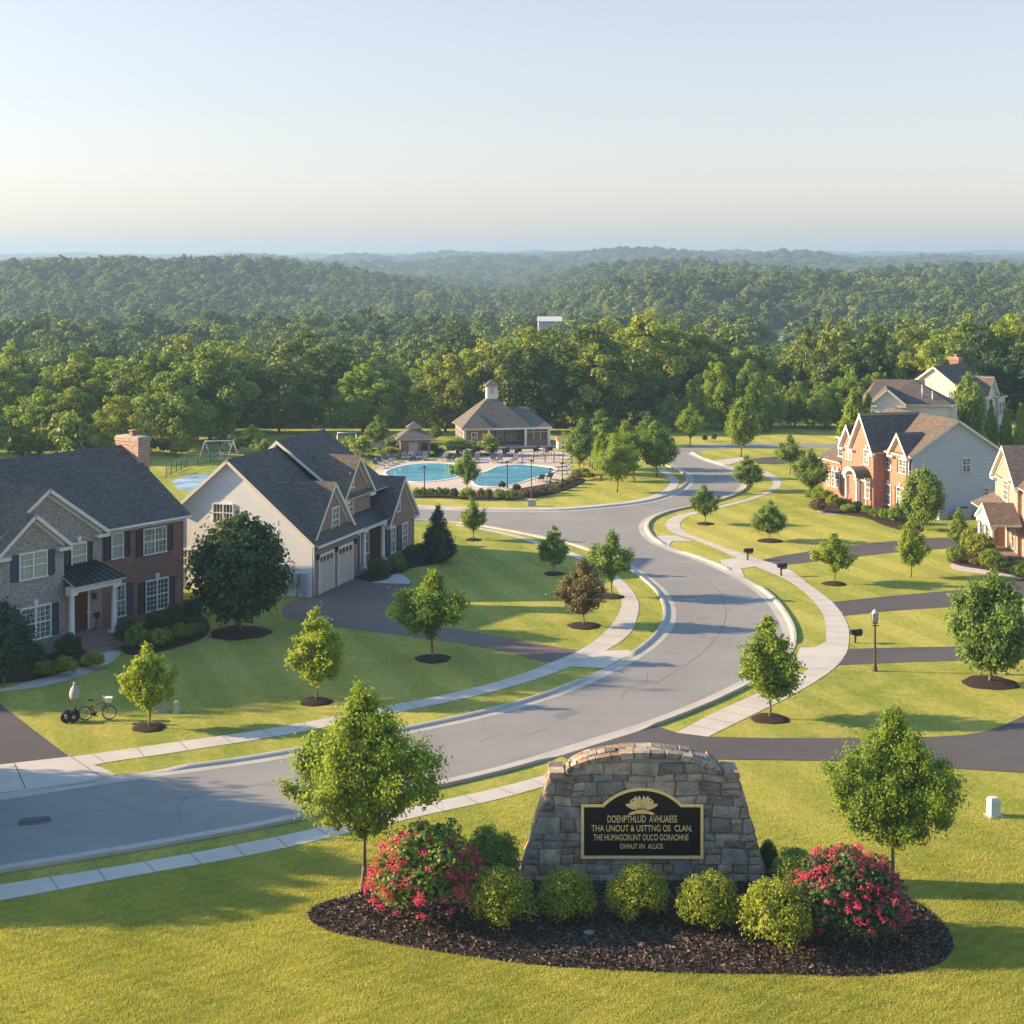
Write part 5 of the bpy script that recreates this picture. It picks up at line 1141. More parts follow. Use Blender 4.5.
# ---- D: pink brick house, cut by the right edge
Dh = House('brick_house', 'pink brick house with tall gable and white gabled portico at the right edge', 'house', (35.6, 108), (.05, .998), -1)
Dh.walls([W4(0, 15.6, 1.2, 0, 5.3), S4(0, 1.2, 9, 0, 5.3), S4(15.6, 1.2, 9, 0, 5.3), GW(9.0, 15.5, .9, 0, 5.3, 7.7), S4(9.0, .9, 1.2, 0, 5.3)], M['brick_pink']); Dh.walls([W4(12.6, 16.9, 0, 0, 2.8), S4(16.9, 0, 6, 0, 2.8), S4(12.6, 0, 1.2, 0, 2.8)], M['brick_pink'])
Dh.walls([[(0, 1.2, 5.3), (0, 9, 5.3), (0, 5.1, 8.0)], [(15.6, 1.2, 5.3), (15.6, 9, 5.3), (15.6, 5.1, 8.0)], W4(0, 16.9, 9, 0, 5.3)], M['siding'])
Dh.roof([[(-.3, .8, 5.15), (15.9, .8, 5.15), (15.9, 5.1, 8.1), (-.3, 5.1, 8.1)], [(-.3, 9.4, 5.15), (15.9, 9.4, 5.15), (15.9, 5.1, 8.1), (-.3, 5.1, 8.1)]], 'roof_charcoal_shade', trim='white')
Dh.front_gable(9.0, 15.5, .9, 5.0, 5.3, 7.7, 'roof_charcoal_shade', trim='white')
Dh.roof([[(12.3, -.5, 2.75), (17.4, -.5, 2.75), (16.2, 1.5, 4.0), (12.3, 1.5, 4.0)], [(17.4, -.5, 2.75), (17.4, 6.3, 2.75), (16.2, 5.5, 4.0), (16.2, 1.5, 4.0)]], 'roof_tan', trim='white')
for (a0, a1, z0, z1, v, n) in ((13.3, 14.2, .6, 2.2, 0, 1), (15.2, 16.1, .6, 2.2, 0, 1), (11.4, 12.7, 3.7, 5.2, .9, 1), (9.6, 10.3, .5, 2.2, .9, 1), (2.0, 3.6, 3.3, 4.9, 1.2, 1), (2.0, 3.6, .6, 2.4, 1.2, 1), (6.0, 7.6, .6, 2.4, 1.2, 1)):
    Dh.win('f', a0, a1, z0, z1, v, units=n, cols=2, rows=4, pane='curtain')
for u in (8.2, 10.2, 12.0): Dh.column(u, -1.1, 0.2, 2.3, .15)
Dh.boxes([(7.9, 12.3, -1.35, .88, 0, .2)], M['steps'], 'porch_floor'); Dh.boxes([(7.9, 12.3, -1.3, -.9, 2.302, 2.55)], M['white'], 'porch_beam')
Dh.walls([[(7.95, -1.2, 2.55), (12.25, -1.2, 2.55), (10.1, -1.2, 3.7)]], M['white'], 'porch_gable'); Dh.front_gable(7.95, 12.25, -1.2, .88, 2.55, 3.7, 'roof_tan', oh=.2, fo=.2, trim='white', ret=False); door(Dh, 10.7, 11.6, .2, 2.2, .9, 'wood')

# ---- E, F: houses beyond on the right
E = House('sided_house', 'white house with dark roof and brick chimney, furthest back on the right', 'house', (51.7, 181.9), (.65, .76), 1)
E.walls([[(0, 0, 0), (0, 8, 0), (0, 8, 6.3), (0, 4, 9.2), (0, 0, 6.3)], W4(0, 7.6, 0, 0, 6.3), W4(0, 7.6, 8, 0, 6.3), [(7.6, 0, 0), (7.6, 8, 0), (7.6, 8, 6.3), (7.6, 4, 9.2), (7.6, 0, 6.3)]], M['siding_white']); E.walls([GW(3.6, 6.0, -.8, 0, 6.3, 8.0), S4(3.6, -.8, 0, 0, 6.3), W4(6.0, 7.9, -1.1, 0, 5.8), S4(6.0, -1.1, 0, 0, 5.8)], M['siding_white'])
E.roof([[(-.3, -.4, 6.1), (7.9, -.4, 6.1), (7.9, 4, 9.3), (-.3, 4, 9.3)], [(-.3, 8.4, 6.1), (7.9, 8.4, 6.1), (7.9, 4, 9.3), (-.3, 4, 9.3)]], 'roof_charcoal_shade'); E.front_gable(3.6, 6.0, -.8, 3.2, 6.3, 8.0, 'roof_tan'); E.roof([[(5.9, -1.4, 5.7), (8.2, -1.4, 5.7), (8.2, 1, 6.6), (5.9, 1, 6.6)]], 'roof_charcoal_shade')
chimney(E, 6.4, 7.4, 4.0, 5.1, 8.5, 9.9, M['brick_orange'])
for a, z, v in ((4.4, 3.6, -.8), (6.2, 3.6, -1.1), (7.0, 3.6, -1.1), (4.4, 1, -.8), (6.2, 1, -1.1), (7.0, 1, -1.1)): E.win('f', a, a + .55, z, z + 1.4, v, cols=2, rows=2, pane='glass')
F = House('sided_house', 'cream-sided house with brown and dark roofs, just behind the orange brick house', 'house', (36.3, 164), (.98, -.21), 1)
F.walls([W4(0, 9, 0, 0, 7.0), W4(0, 9, 8, 0, 7.0), S4(0, 0, 8, 0, 7.0), S4(9, 0, 8, 0, 7.0)], M['siding_white']); F.walls([GW(.5, 3.6, -1.5, 0, 7.2, 8.5), S4(.5, -1.5, 0, 0, 7.2), S4(3.6, -1.5, 0, 0, 7.2)], M['siding_white']); F.walls([W4(1.4, 8.2, -.3, 0, 6.95)], M['siding_white'])
F.roof([[(-.3, -.4, 6.9), (6, -.4, 6.9), (6, 4, 9.1), (1.0, 4, 9.1)], [(-.3, 8.4, 6.9), (6, 8.4, 6.9), (6, 4, 9.1), (1.0, 4, 9.1)], [(-.3, -.4, 6.9), (-.3, 8.4, 6.9), (1.0, 4, 9.1)]], 'roof_tan'); F.front_gable(.5, 3.6, -1.5, 3, 7.2, 8.5, 'roof_charcoal_shade'); F.hip(1.4, 8.2, -.4, 8.1, 6.95, 9.2, 'roof_charcoal_shade')
F.tubes([((5.6, 0.5, 7), (5.6, 0.5, 8.9), .07, .07), ((6.6, .2, 6.5), (6.6, .2, 8.3), .07, .07)], 'grey_metal', 'vent_pipe')
# ---- low white building far off in the woods
Gf = House('farm_building', 'long low white building half hidden in the distant woods', 'building', (7.9, 476), (1, 0.02), 1); Gf.e.location.z = float(zt(12, 480))
zz = 2.6 - Gf.e.location.z
Gf.walls([W4(0, 6.8, 0, 0, zz), S4(0, 0, 7, 0, zz), S4(6.8, 0, 7, 0, zz), W4(0, 6.8, 7, 0, zz)], M['siding_grey']); Gf.roof([[(-.3, -.4, zz), (7.1, -.4, zz), (7.1, 3.5, zz + 1.3), (-.3, 3.5, zz + 1.3)], [(-.3, 7.4, zz), (7.1, 7.4, zz), (7.1, 3.5, zz + 1.3), (-.3, 3.5, zz + 1.3)]], 'siding_grey', trim='siding_grey')

# ---- clubhouse and pavilion at the pool
K = House('clubhouse', 'brick pool clubhouse with big hipped roof and a cupola, before the wood', 'clubhouse', (-5.55, 183.8), (.985, .17), 1)
K.walls([S4(0, .35, 7, 0, 2.15), W4(0, 2.75, .35, 0, 2.15), S4(2.75, .35, 2.6, 0, 2.15), W4(2.75, 7.3, 2.6, 0, 2.15), S4(7.3, .6, 2.6, 0, 2.15), W4(0, 10, 7, 0, 2.15), S4(10, .6, 7, 0, 2.15)], M['brick_brown'])
K.walls([W4(7.3, 10, .6, 0, .75)], M['brick_brown'])
K.boxes([(7.3, 10, .58, .66, .752, 2.15)], M['glass'], 'window_wall'); K.boxes([(u, u + .09, .5, .57, .76, 2.1) for u in (7.35, 8.2, 9.05, 9.85)] + [(7.3, 10, .5, .57, 1.55, 1.62)], M['white'], 'window_bars')
K.hip(0, 7.6, 0.1, 7, 2.2, 5.85, 'roof_club'); K.hip(0, 3.0, -0.25, 3, 2.21, 3.9, 'roof_club', oh=.33); K.hip(5.0, 10, 0.2, 7, 2.2, 4.25, 'roof_club', (4.0, 3.6), (8.0, 3.6))
K.boxes([(-.25, 10.25, -.3, .1, 1.98, 2.16)], M['white'], 'eave_beam')
for p in (0.1, 2.9, 7.2, 9.95): K.boxes([(p - .13, p + .13, -.26, 0, 0, 1.98)], M['white'], 'post')
cx, cyy = 3.8, 3.55
K.boxes([(cx - .62, cx + .62, cyy - .62, cyy + .62, 5.0, 6.75)], M['cream'], 'cupola'); K.boxes([(cx - .2, cx + .2, cyy - .66, cyy - .622, 5.9, 6.6), (cx - .66, cx - .622, cyy - .2, cyy + .2, 5.9, 6.6)], M['grey_metal'], 'louvre')
K.hip(cx - .6, cx + .6, cyy - .6, cyy + .6, 6.75, 7.55, 'roof_club', oh=.28, name='cupola_roof', th=.08)
for u in (3.2, 4.3, 5.4, 6.4): K.win('f', u, u + .7, .4, 1.8, 2.6, cols=2, rows=3, pane='curtain')
K.win('f', 1.0, 1.6, .6, 1.6, .35, cols=2, rows=2, pane='curtain'); 
for a in (1.6, 3.4, 5.2): K.win('a', a, a + .8, .6, 1.7, 0, cols=2, rows=2, pane='curtain')
K.boxes([(-.6, 10.6, -1.2, 7.4, 0.0, .04)], M['deckc'], 'plinth')
Pv = House('pool_pavilion', 'small brick pavilion with two-tier pyramid roof on the left side of the pool', 'pavilion', (-12.2, 175), (.985, .17), 1)
Pv.walls([W4(0, 3.3, 0, 0, 1.95), S4(0, 0, 2.9, 0, 1.95), S4(3.3, 0, 2.9, 0, 1.95), W4(0, 3.3, 2.9, 0, 1.95)], M['brick_brown'])
Pv.hip(0, 3.3, 0, 2.9, 1.95, 3.3, 'roof_club', oh=.55, th=.1); Pv.boxes([(1.15, 2.15, .95, 1.95, 2.6, 3.15)], M['cream'], 'cupola'); Pv.hip(1.2, 2.1, 1.0, 1.9, 3.12, 3.75, 'roof_club', oh=.4, name='cupola_roof', th=.07)
Pv.boxes([(.9, 1.9, -.03, -.004, 0, 1.6)], M['door_tan'], 'door'); Pv.boxes([(2.3, 3.0, -.03, -.004, .7, 1.5)], M['shutter_black'], 'hatch')
Pv.boxes([(-.03, -.004, .8, 1.6, 0, 1.5)], M['shutter_brown'], 'side_door')
# ------------------------------------------------------------------ stone entrance sign
YF = 56.0                                    # front face at ground level
sign = empty('entrance_sign', (4.62, YF, 0)); tag(sign, 'arched stone entrance sign with a black and gold lettered plaque', 'sign')
def prof_w(z):   # half widths of the outline left and right at height z
    zs = 3.85
    if z <= zs: t = z / zs; return (-4.37 + 1.10 * t, 4.37 - 1.10 * t)
    t = min(1, (z - zs) / 0.68); w = 2.72 * math.sqrt(max(0, 1 - t * t)) ; return (-w, w)
rg = random.Random(4); sm = MB(); cols = []
def warp(x, z):
    e = min(1.0, max(0.0, (4.1 - abs(x)) / .6)) * min(1.0, z / .3)
    return (x + e * (.045 * math.sin(3.1 * z + 1.7 * x) + .03 * math.sin(7.3 * z + 2.1 * x)), z + e * (.040 * math.sin(2.3 * x + 1.1 * z) + .03 * math.sin(5.9 * x + 2.0 * z)) * min(1.0, max(0.0, (4.3 - z) / .5)))
def stone(q, d0, d1, bev=0.05):
    """q: outline in the (x, z) plane; a rounded, uneven block with its corners knocked off"""
    q = [warp(*p) for p in q]; P8 = []
    for k in range(4):
        a, b, c_ = q[k - 1], q[k], q[(k + 1) % 4]; ca, cb = rg.uniform(.06, .24), rg.uniform(.06, .24)
        la, lb = math.hypot(a[0] - b[0], a[1] - b[1]), math.hypot(c_[0] - b[0], c_[1] - b[1]); ka, kb = min(.3, .22 * ca / max(la, .05)), min(.3, .22 * cb / max(lb, .05))
        P8 += [(b[0] + (a[0] - b[0]) * ka, b[1] + (a[1] - b[1]) * ka), (b[0] + (c_[0] - b[0]) * kb, b[1] + (c_[1] - b[1]) * kb)]
    c = (sum(p[0] for p in P8) / 8, sum(p[1] for p in P8) / 8)
    def inset(k): return [(p[0] + (c[0] - p[0]) * min(.5, k / max(.05, math.hypot(c[0] - p[0], c[1] - p[1]))), p[1] + (c[1] - p[1]) * min(.5, k / max(.05, math.hypot(c[0] - p[0], c[1] - p[1])))) for p in P8]
    a, b = inset(.014), inset(.014 + bev); ci = rg.randrange(6)
    R0 = [(p[0], d0, p[1]) for p in a]; R1 = [(p[0], d1 + bev * .8, p[1]) for p in a]; R2 = [(p[0], d1 + rg.uniform(-.012, .016), p[1]) for p in b]
    for X, Y_ in ((R0, R1), (R1, R2)):
        for k in range(8): l = (k + 1) % 8; sm.face([X[k], X[l], Y_[l], Y_[k]], mi=ci)
    m = (c[0] + rg.uniform(-.04, .04), d1 - rg.uniform(0, .045), c[1])
    for k in range(8): sm.face([R2[k], R2[(k + 1) % 8], m], mi=ci)
z = 0.02
while z < 4.5:
    h = rg.choice((0.26, 0.34, 0.42, 0.5, 0.56)); 
    if z < 3.85 < z + h + .15: h = 3.85 - z
    if z + h > 4.50: break
    l0, r0 = prof_w(z); l1, r1 = prof_w(min(z + h, 4.48))
    if l1 > -0.3: break
    x = l0; first = True
    while x < r0 - 0.05:
        w = rg.uniform(.36, .92) * (1.1 if h > .4 else 1); x2 = x + w
        if x2 > r0 - .3: x2 = r0
        f = lambda xx: l1 if xx == l0 else r1 if xx == r0 else min(max(xx, l1 + .02), r1 - .02)
        a, b = f(x), f(x2)
        if b - a > .08:
            if h > .4 and w < .8 and rg.random() < .5:
                m0, m1 = z + h * rg.uniform(.4, .6), 0; t = (m0 - z) / h; am, bm_ = x + (a - x) * t, x2 + (b - x2) * t
                stone([(x, z), (x2, z), (bm_, m0), (am, m0)], .12, -rg.uniform(.02, .07)); stone([(am, m0), (bm_, m0), (b, z + h), (a, z + h)], .12, -rg.uniform(.02, .07))
            else: stone([(x, z), (x2, z), (b, z + h), (a, z + h)], .12, -rg.uniform(.02, .08))
        x = x2
    z += h
# coping stones, ends and back as whole blocks
def block(q, y0, y1, ci=None):
    ci = rg.randrange(6) if ci is None else ci
    c = (sum(p[0] for p in q) / len(q), sum(p[1] for p in q) / len(q)); A = [(p[0], y0, p[1]) for p in q]; B = [(p[0], y1, p[1]) for p in q]
    ins = lambda P, k, dy: [(p[0] + (c[0] - p[0]) * k, p[1] + dy, p[2] + (c[1] - p[2]) * k) for p in P]
    A2, B2 = ins(A, .10, -.03), ins(B, .10, .03)
    for X, Y_ in ((A2, A), (A, B), (B, B2)):
        for k in range(len(q)): l = (k + 1) % len(q); sm.face([X[k], X[l], Y_[l], Y_[k]], mi=ci)
    sm.face(list(reversed(A2)), mi=ci); sm.face(B2, mi=ci)
TH = 1.05
na = 23
for (ya, yb) in ((-.05, .28), (.295, .66), (.675, TH + .05)):
    cuts = [0.0]
    while cuts[-1] < math.pi - .12: cuts.append(cuts[-1] + rg.uniform(.10, .24))
    cuts[-1] = math.pi; o_ = lambda t, e: (e[0] * math.cos(t), 3.85 + e[1] * math.sin(t))
    for t0, t1 in zip(cuts, cuts[1:]):
        t0 += .006; t1 -= .006; k = rg.uniform(.955, 1.03); k2 = k * rg.uniform(.985, 1.015); lo_ = rg.uniform(-.05, .03)
        block([o_(t0, (2.58 + lo_, .58 + lo_)), o_(t0, (2.78 * k, .80 * k)), o_(t1, (2.78 * k2, .80 * k2)), o_(t1, (2.58 + lo_, .58 + lo_))], ya - rg.uniform(0, .04), yb)
for sgn in (-1, 1):
    for (ya, yb) in ((-.09, .5), (.515, TH + .09)):
        q = [(sgn * 2.78, 3.74), (sgn * 3.36, 3.74), (sgn * 3.32, 3.96), (sgn * 2.80, 3.96)]; block(q if sgn > 0 else q[::-1], ya, yb)
    z = 0.02; s_ = sgn
    while z < 3.6:
        h = min(rg.uniform(.28, .5), 3.73 - z); y = -.02
        while y < TH - .1:
            w = rg.uniform(.35, .7); y2 = y + w if y + w < TH - .25 else TH + .02
            x0, x1 = s_ * (4.37 - 1.10 * z / 3.85), s_ * (4.37 - 1.10 * (z + h) / 3.85); d = rg.uniform(.02, .06)
            A_ = [(x0 - s_ * .1, y + .015, z + .012), (x0 - s_ * .1, y2 - .015, z + .012), (x1 - s_ * .1, y2 - .015, z + h - .012), (x1 - s_ * .1, y + .015, z + h - .012)]
            B_ = [(x0 + s_ * d, y + .05, z + .04), (x0 + s_ * d, y2 - .05, z + .04), (x1 + s_ * d, y2 - .05, z + h - .04), (x1 + s_ * d, y + .05, z + h - .04)]
            sm.hull(A_, B_, rg.randrange(6)); y = y2
        z += h
def m_stone(name, c):
    m = Mat(name, c, 0.9, 0, .15); n1 = m.noise(m.coord(), 1.7, 6, .7, .4); n2 = m.noise(m.coord(), 14, 5, .75); oi = m.noise(m.coord(), .9, 1)
    cc = m.ramp(n1, [(.3, tuple(x * .55 for x in c)), (.5, c), (.72, tuple(min(1, x * 1.5) for x in c))])
    cc = m.mix(m.ramp(n2, [(.35, (.6,) * 3), (.6, (0, 0, 0))]), cc, m.mix(1.0, cc, (.5, .5, .52), 'MULTIPLY'))
    m.col(cc); m.bump(m.math('ADD', n2, n1), 1.0, .07); return m.m
stones = [m_stone(n, c) for n, c in (('stone_grey', (.35, .305, .25)), ('stone_blue_grey', (.29, .265, .23)), ('stone_brown', (.34, .225, .16)), ('stone_tan', (.45, .36, .26)), ('stone_dark', (.22, .185, .15)), ('stone_green_grey', (.35, .30, .225)))]
sm.build('stonework', stones, sign, fix=True)
core = MB(); L = [(prof_w(0)[0] + .1, 0)] + [(prof_w(3.78)[0] + .1, 3.78)] + [(-2.66 * math.cos(math.pi * i / 20), 3.85 + .70 * math.sin(math.pi * i / 20)) for i in range(21)] + [(prof_w(3.78)[1] - .1, 3.78), (prof_w(0)[1] - .1, 0)]
core.hull([(x, .045, z) for x, z in L], [(x, TH - .0, z) for x, z in L]); core.build('mortar_core', m_plain('mortar', (.27, .26, .24), .95), sign, fix=True)
# plaque
PX = lambda px: (px - 512) * (YF - .1) / FOC - 4.62
PZ = lambda py: EYE - (py - 256) * (YF - .1) / FOC
def outline(ins):
    x0, x1 = PX(581) + ins, PX(703.3) - ins; zb, zs = PZ(858.5) + ins, PZ(804) - ins; xa, xb = PX(602) + ins * .6, PX(682.5) - ins * .6; zt_ = PZ(787.5) - ins
    P = [(x0, zb), (x1, zb), (x1, zs), (xb, zs)]; cx_ = (xa + xb) / 2; hw = (xb - xa) / 2; rise = zt_ - zs; Rr = (hw * hw + rise * rise) / (2 * rise)
    a0 = math.asin(hw / Rr); n = 18
    for i in range(1, n): a = a0 - 2 * a0 * i / n; P.append((cx_ + Rr * math.sin(a), zs - (Rr - rise) + Rr * math.cos(a)))
    P += [(xa, zs), (x0, zs)]; return P
o1, o2 = outline(0), outline(.10)
pl = MB(); pl.hull([(x, -.10, z) for x, z in o1], [(x, .0, z) for x, z in o1]); plo = pl.build('plaque', M['plaque'], sign, fix=True)
fr = MB()
for k in range(len(o1)):
    l = (k + 1) % len(o1); q = [o1[k], o1[l], o2[l], o2[k]]; fr.hull([(x, -.135, z) for x, z in q], [(x, -.102, z) for x, z in q])
fr.build('gold_frame', M['gold'], plo, fix=True)
def text(body, px0, px1, py0, py1, parent, y=-.118, mat='gold'):
    cu = bpy.data.curves.new('lettering', 'FONT'); cu.body = body; cu.size = 1; cu.extrude = .012
    o = bpy.data.objects.new('lettering', cu); COL.objects.link(o); bpy.context.view_layer.update()
    dg = bpy.context.evaluated_depsgraph_get(); me = bpy.data.meshes.new_from_object(o.evaluated_get(dg)); bpy.data.objects.remove(o)
    co = np.empty(len(me.vertices) * 3, np.float32); me.vertices.foreach_get('co', co); co = co.reshape(-1, 3)
    mn, mx = co.min(0), co.max(0); x0, x1, z0, z1 = PX(px0), PX(px1), PZ(py1), PZ(py0)
    out = np.empty_like(co); out[:, 0] = x0 + (co[:, 0] - mn[0]) / (mx[0] - mn[0]) * (x1 - x0); out[:, 2] = z0 + (co[:, 1] - mn[1]) / (mx[1] - mn[1]) * (z1 - z0); out[:, 1] = y - co[:, 2]
    me.vertices.foreach_set('co', out.ravel()); me.update(); me.materials.clear(); return link('lettering', me, M[mat], parent)
text('DOENPTHLUD  AVHUAESS', 607.5, 677, 815.3, 822.3, plo); text('THA UNOUT & USTTNG OS  CLAN.', 591.5, 692, 825, 831.2, plo)
text('THE HUMAGORUNT OUCO GORAOHNE', 593.5, 688.5, 834.2, 840.2, plo); text('OHNUT IIN  ALUOS', 620, 663, 843.6, 848.6, plo)
# crest: a cluster of leaves, spires and a scrolled base
cr = MB(); cxm, czm = PX(641.6), PZ(804)
def leafshape(x, z, ang, ln, wd, y=-.125):
    n = 7; pts = []
    for i in range(n + 1): t = i / n; pts.append((t * ln, wd * math.sin(math.pi * t) ** .8))
    for i in range(n - 1, 0, -1): t = i / n; pts.append((t * ln, -wd * math.sin(math.pi * t) ** .8))
    q = [(x + a * math.cos(ang) - b * math.sin(ang), z + a * math.sin(ang) + b * math.cos(ang)) for a, b in pts]
    cr.hull([(a, y, b) for a, b in q], [(a, -.102, b) for a, b in q])
    cr.tube((x, y - .008, z), (x + ln * math.cos(ang) * .9, y - .008, z + ln * math.sin(ang) * .9), .012, .006, 5)
for i, a in enumerate((18, 38, 58, 78, 102, 122, 142, 162)):
    leafshape(cxm + .10 * math.cos(R(a)), czm - .16, R(a), .44 if 30 < a < 150 else .50, .085, -.125 - .004 * (i % 3))
for dx in (-.17, -.06, .06, .17): leafshape(cxm + dx, czm + .0, R(90 - dx * 60), .30, .055, -.14)
for sg in (-1, 1): leafshape(cxm + sg * .16, czm - .20, R(90 - sg * 62), .42, .06, -.133); leafshape(cxm + sg * .12, czm - .26, R(90 - sg * 105), .36, .05, -.135); cr.torus((cxm + sg * .30, -.118, czm + .1), (0, 1, 0), .07, .02, 14, 6)
cr.hull([(cxm + x, -.142, czm + z) for x, z in ((-.24, -.33), (.24, -.33), (.2, -.22), (0, -.18), (-.2, -.22))], [(cxm + x, -.102, czm + z) for x, z in ((-.24, -.33), (.24, -.33), (.2, -.22), (0, -.18), (-.2, -.22))])
for x in (-.1, 0, .1): cr.tube((cxm + x, -.16, czm - .26), (cxm + x, -.105, czm - .26), .035, .04, 8)
cr.build('crest', M['gold'], plo, fix=True)
for p, c, r, lb in (((589, 938), (.20, .22, .24), .16, 'small grey stone lying in the mulch before the sign'), ((641, 950), (.30, .14, .10), .13, 'small reddish stone lying in the mulch before the sign')):
    q = g(*p); bm = bmesh.new(); bmesh.ops.create_icosphere(bm, subdivisions=3, radius=r)
    for v in bm.verts:
        n_ = 1 + .14 * math.sin(v.co.x * 17 + p[0]) * math.cos(v.co.y * 13) + .07 * math.sin(v.co.z * 31); v.co *= n_; v.co.z *= .6
    me = bpy.data.meshes.new('stone'); bm.to_mesh(me); bm.free(); o = link('stone', me, m_stone('loose_stone', c)); o.location = (q.x, q.y, .17); tag(o, lb, 'stone')

# ------------------------------------------------------------------ street furniture and small things
def mailbox(px, py, top, label, face=1):
    p = g(px, py); s = p.y / FOC; h = (py - top) * s; o = empty('mailbox', p, 0.3); tag(o, label, 'mailbox')
    mb = MB(); mb.box(-.055, .055, -.055, .055, 0, h - .3); mb.box(-.05, .42, -.04, .04, h - .42, h - .34); mb.build('post', M['wood'], o)
    mb = MB(); n = 8; q = [(-.13, h - .3), (.13, h - .3)] + [(.13 * math.cos(math.pi * i / n), h - .14 + .12 * math.sin(math.pi * i / n)) for i in range(n + 1)]
    mb.hull([(-.25, a, z) for a, z in q], [(.42, a, z) for a, z in q]); b = mb.build('box', M['dark_metal'], o, fix=True)
    mb = MB(); mb.box(-.27, -.252, -.11, .11, h - .28, h - .06); mb.build('door', M['dark_metal'], b); mb = MB(); mb.box(0.1, .13, -.15, -.132, h - .2, h + .04); mb.build('flag', M['red_door'], b)
mailbox(747.5, 560, 548, 'dark mailbox furthest up the right sidewalk, at the first driveway')
mailbox(781, 576, 563, 'dark mailbox on a post just below the first right-hand driveway')
mailbox(855, 643, 629, 'dark mailbox on a post in the grass between the second and third right-hand driveways')
p = g(875, 671); lp = empty('lamp_post', p); tag(lp, 'thin brown lamp post with a small white-topped lantern on the right lawn', 'street lamp'); s = p.y / FOC; H_ = 62 * s
mb = MB(); mb.lathe((0, 0, 0), [(.13, 0), (.13, .12), (.085, .3), (.065, .5), (.05, H_ - .75)], 12); mb.build('pole', M['pole_brown'], lp)
mb = MB(); mb.box(-.13, .13, -.13, .13, H_ - .75, H_ - .72); mb.box(-.2, .2, -.025, .025, H_ - .9, H_ - .86)
for a in (-1, 1):
    for b in (-1, 1): mb.tube((a * .11, b * .11, H_ - .72), (a * .14, b * .14, H_ - .22), .015, .015, 4)
lt = mb.build('lantern', M['dark_metal'], lp); mb = MB(); mb.box(-.10, .10, -.10, .10, H_ - .71, H_ - .24, top=(-.13, .13, -.13, .13)); mb.build('lamp_glass', M['kerb'], lt); mb = MB(); mb.lathe((0, 0, 0), [(.2, H_ - .22), (.12, H_ - .1), (.03, H_)], 12); mb.build('cap', M['grey_metal'], lt)
def pedestal(px, py, top, w, label, mat):
    p = g(px, py); s = p.y / FOC; h = (py - top) * s; w = w * s; o = empty('utility_box', p, 0.2); tag(o, label, 'utility box')
    mb = MB(); mb.box(-w / 2, w / 2, -w / 2, w / 2, 0, h * .78, top=(-w * .46, w * .46, -w * .46, w * .46)); b = mb.build('cabinet', M[mat], o)
    mb = MB(); mb.box(-w * .52, w * .52, -w * .52, w * .52, h * .78, h, top=(-w * .36, w * .36, -w * .36, w * .36)); mb.build('lid', M[mat], o)
    mb = MB(); mb.box(-w * .7, w * .9, -w * .7, w * .7, 0, .05); mb.build('pad', M['kerb'], o)
pedestal(161, 712, 698, 7.5, 'pale utility box, left and larger one of the two on the left lawn', 'kerb'); pedestal(176.5, 713, 701, 5, 'slim pale utility box, right one of the two on the left lawn', 'box_green')
pedestal(993.5, 816, 797, 10.5, 'pale green utility box on the lawn below the dark driveway, right side', 'box_green')
# bicycle
def bicycle(px, py, label):
    p = g(px, py); o = empty('bicycle', p, R(8)); tag(o, label, 'bicycle'); r = .34; a, b = (-.56, 0, r), (.56, 0, r)
    for nm, c in (('wheel', a), ('wheel', b)):
        mb = MB(); mb.torus(c, (0, 1, 0), r - .02, .024, 28, 6); w = mb.build(nm, M['rubber'], o); mb = MB(); mb.torus(c, (0, 1, 0), r - .055, .012, 24, 4); mb.tube((c[0], -.05, c[2]), (c[0], .05, c[2]), .022, .022, 8)
        for k_ in range(14): t = 2 * math.pi * k_ / 14; mb.tube((c[0], .02 * (-1) ** k_, c[2]), (c[0] + (r - .055) * math.cos(t), 0, c[2] + (r - .055) * math.sin(t)), .004, .004, 3)
        mb.build('spokes', M['grey_metal'], w)
    bb, st, hd, hl = (-.12, 0, .28), (-.26, 0, .80), (.36, 0, .88), (.40, 0, .74); mb = MB()
    for x, y in ((bb, st), (bb, hl), ((-.22, 0, .70), (.37, 0, .84)), (a, bb), (a, (-.23, 0, .72)), ((.35, 0, .92), hl)): mb.tube(x, y, .022, .022, 8)
    mb.build('frame', M['bike_red'], o)
    mb = MB(); mb.tube((.40, .05, .74), (.56, .05, r), .014, .012, 6); mb.tube((.40, -.05, .74), (.56, -.05, r), .014, .012, 6); mb.tube((.40, -.05, .74), (.40, .05, .74), .02, .02, 6); mb.build('fork', M['bike_red'], o)
    mb = MB(); mb.tube((-.26, 0, .8), (-.285, 0, .93), .014, .014, 6); s_ = mb.build('seat_post', M['grey_metal'], o); mb = MB(); mb.box(-.42, -.14, -.07, .07, .93, .99, top=(-.42, -.12, -.055, .055)); mb.build('saddle', M['rubber'], o)
    mb = MB(); mb.tube((.345, 0, .92), (.33, 0, 1.04), .015, .015, 6); mb.path([(.25, -.29, 1.05), (.34, -.12, 1.05), (.34, .12, 1.05), (.25, .29, 1.05)], [.015] * 4, 6); mb.build('handlebar', M['grey_metal'], o)
    mb = MB(); mb.box(.40, .68, -.15, .15, .84, 1.06, top=(.37, .71, -.17, .17)); mb.build('basket', M['white'], o)
    mb = MB(); mb.tube((-.12, -.05, .28), (-.12, .05, .28), .09, .09, 14); mb.tube((-.12, .07, .28), (-.0, .09, .16), .014, .014, 5); mb.tube((-.12, -.07, .28), (-.24, -.09, .40), .014, .014, 5); mb.box(-.04, .04, .08, .16, .145, .17); mb.box(-.28, -.2, -.16, -.08, .39, .415); mb.build('crankset', M['dark_metal'], o)
bicycle(97, 720, 'thin-framed bicycle standing on the left front lawn, white basket on its handlebar')
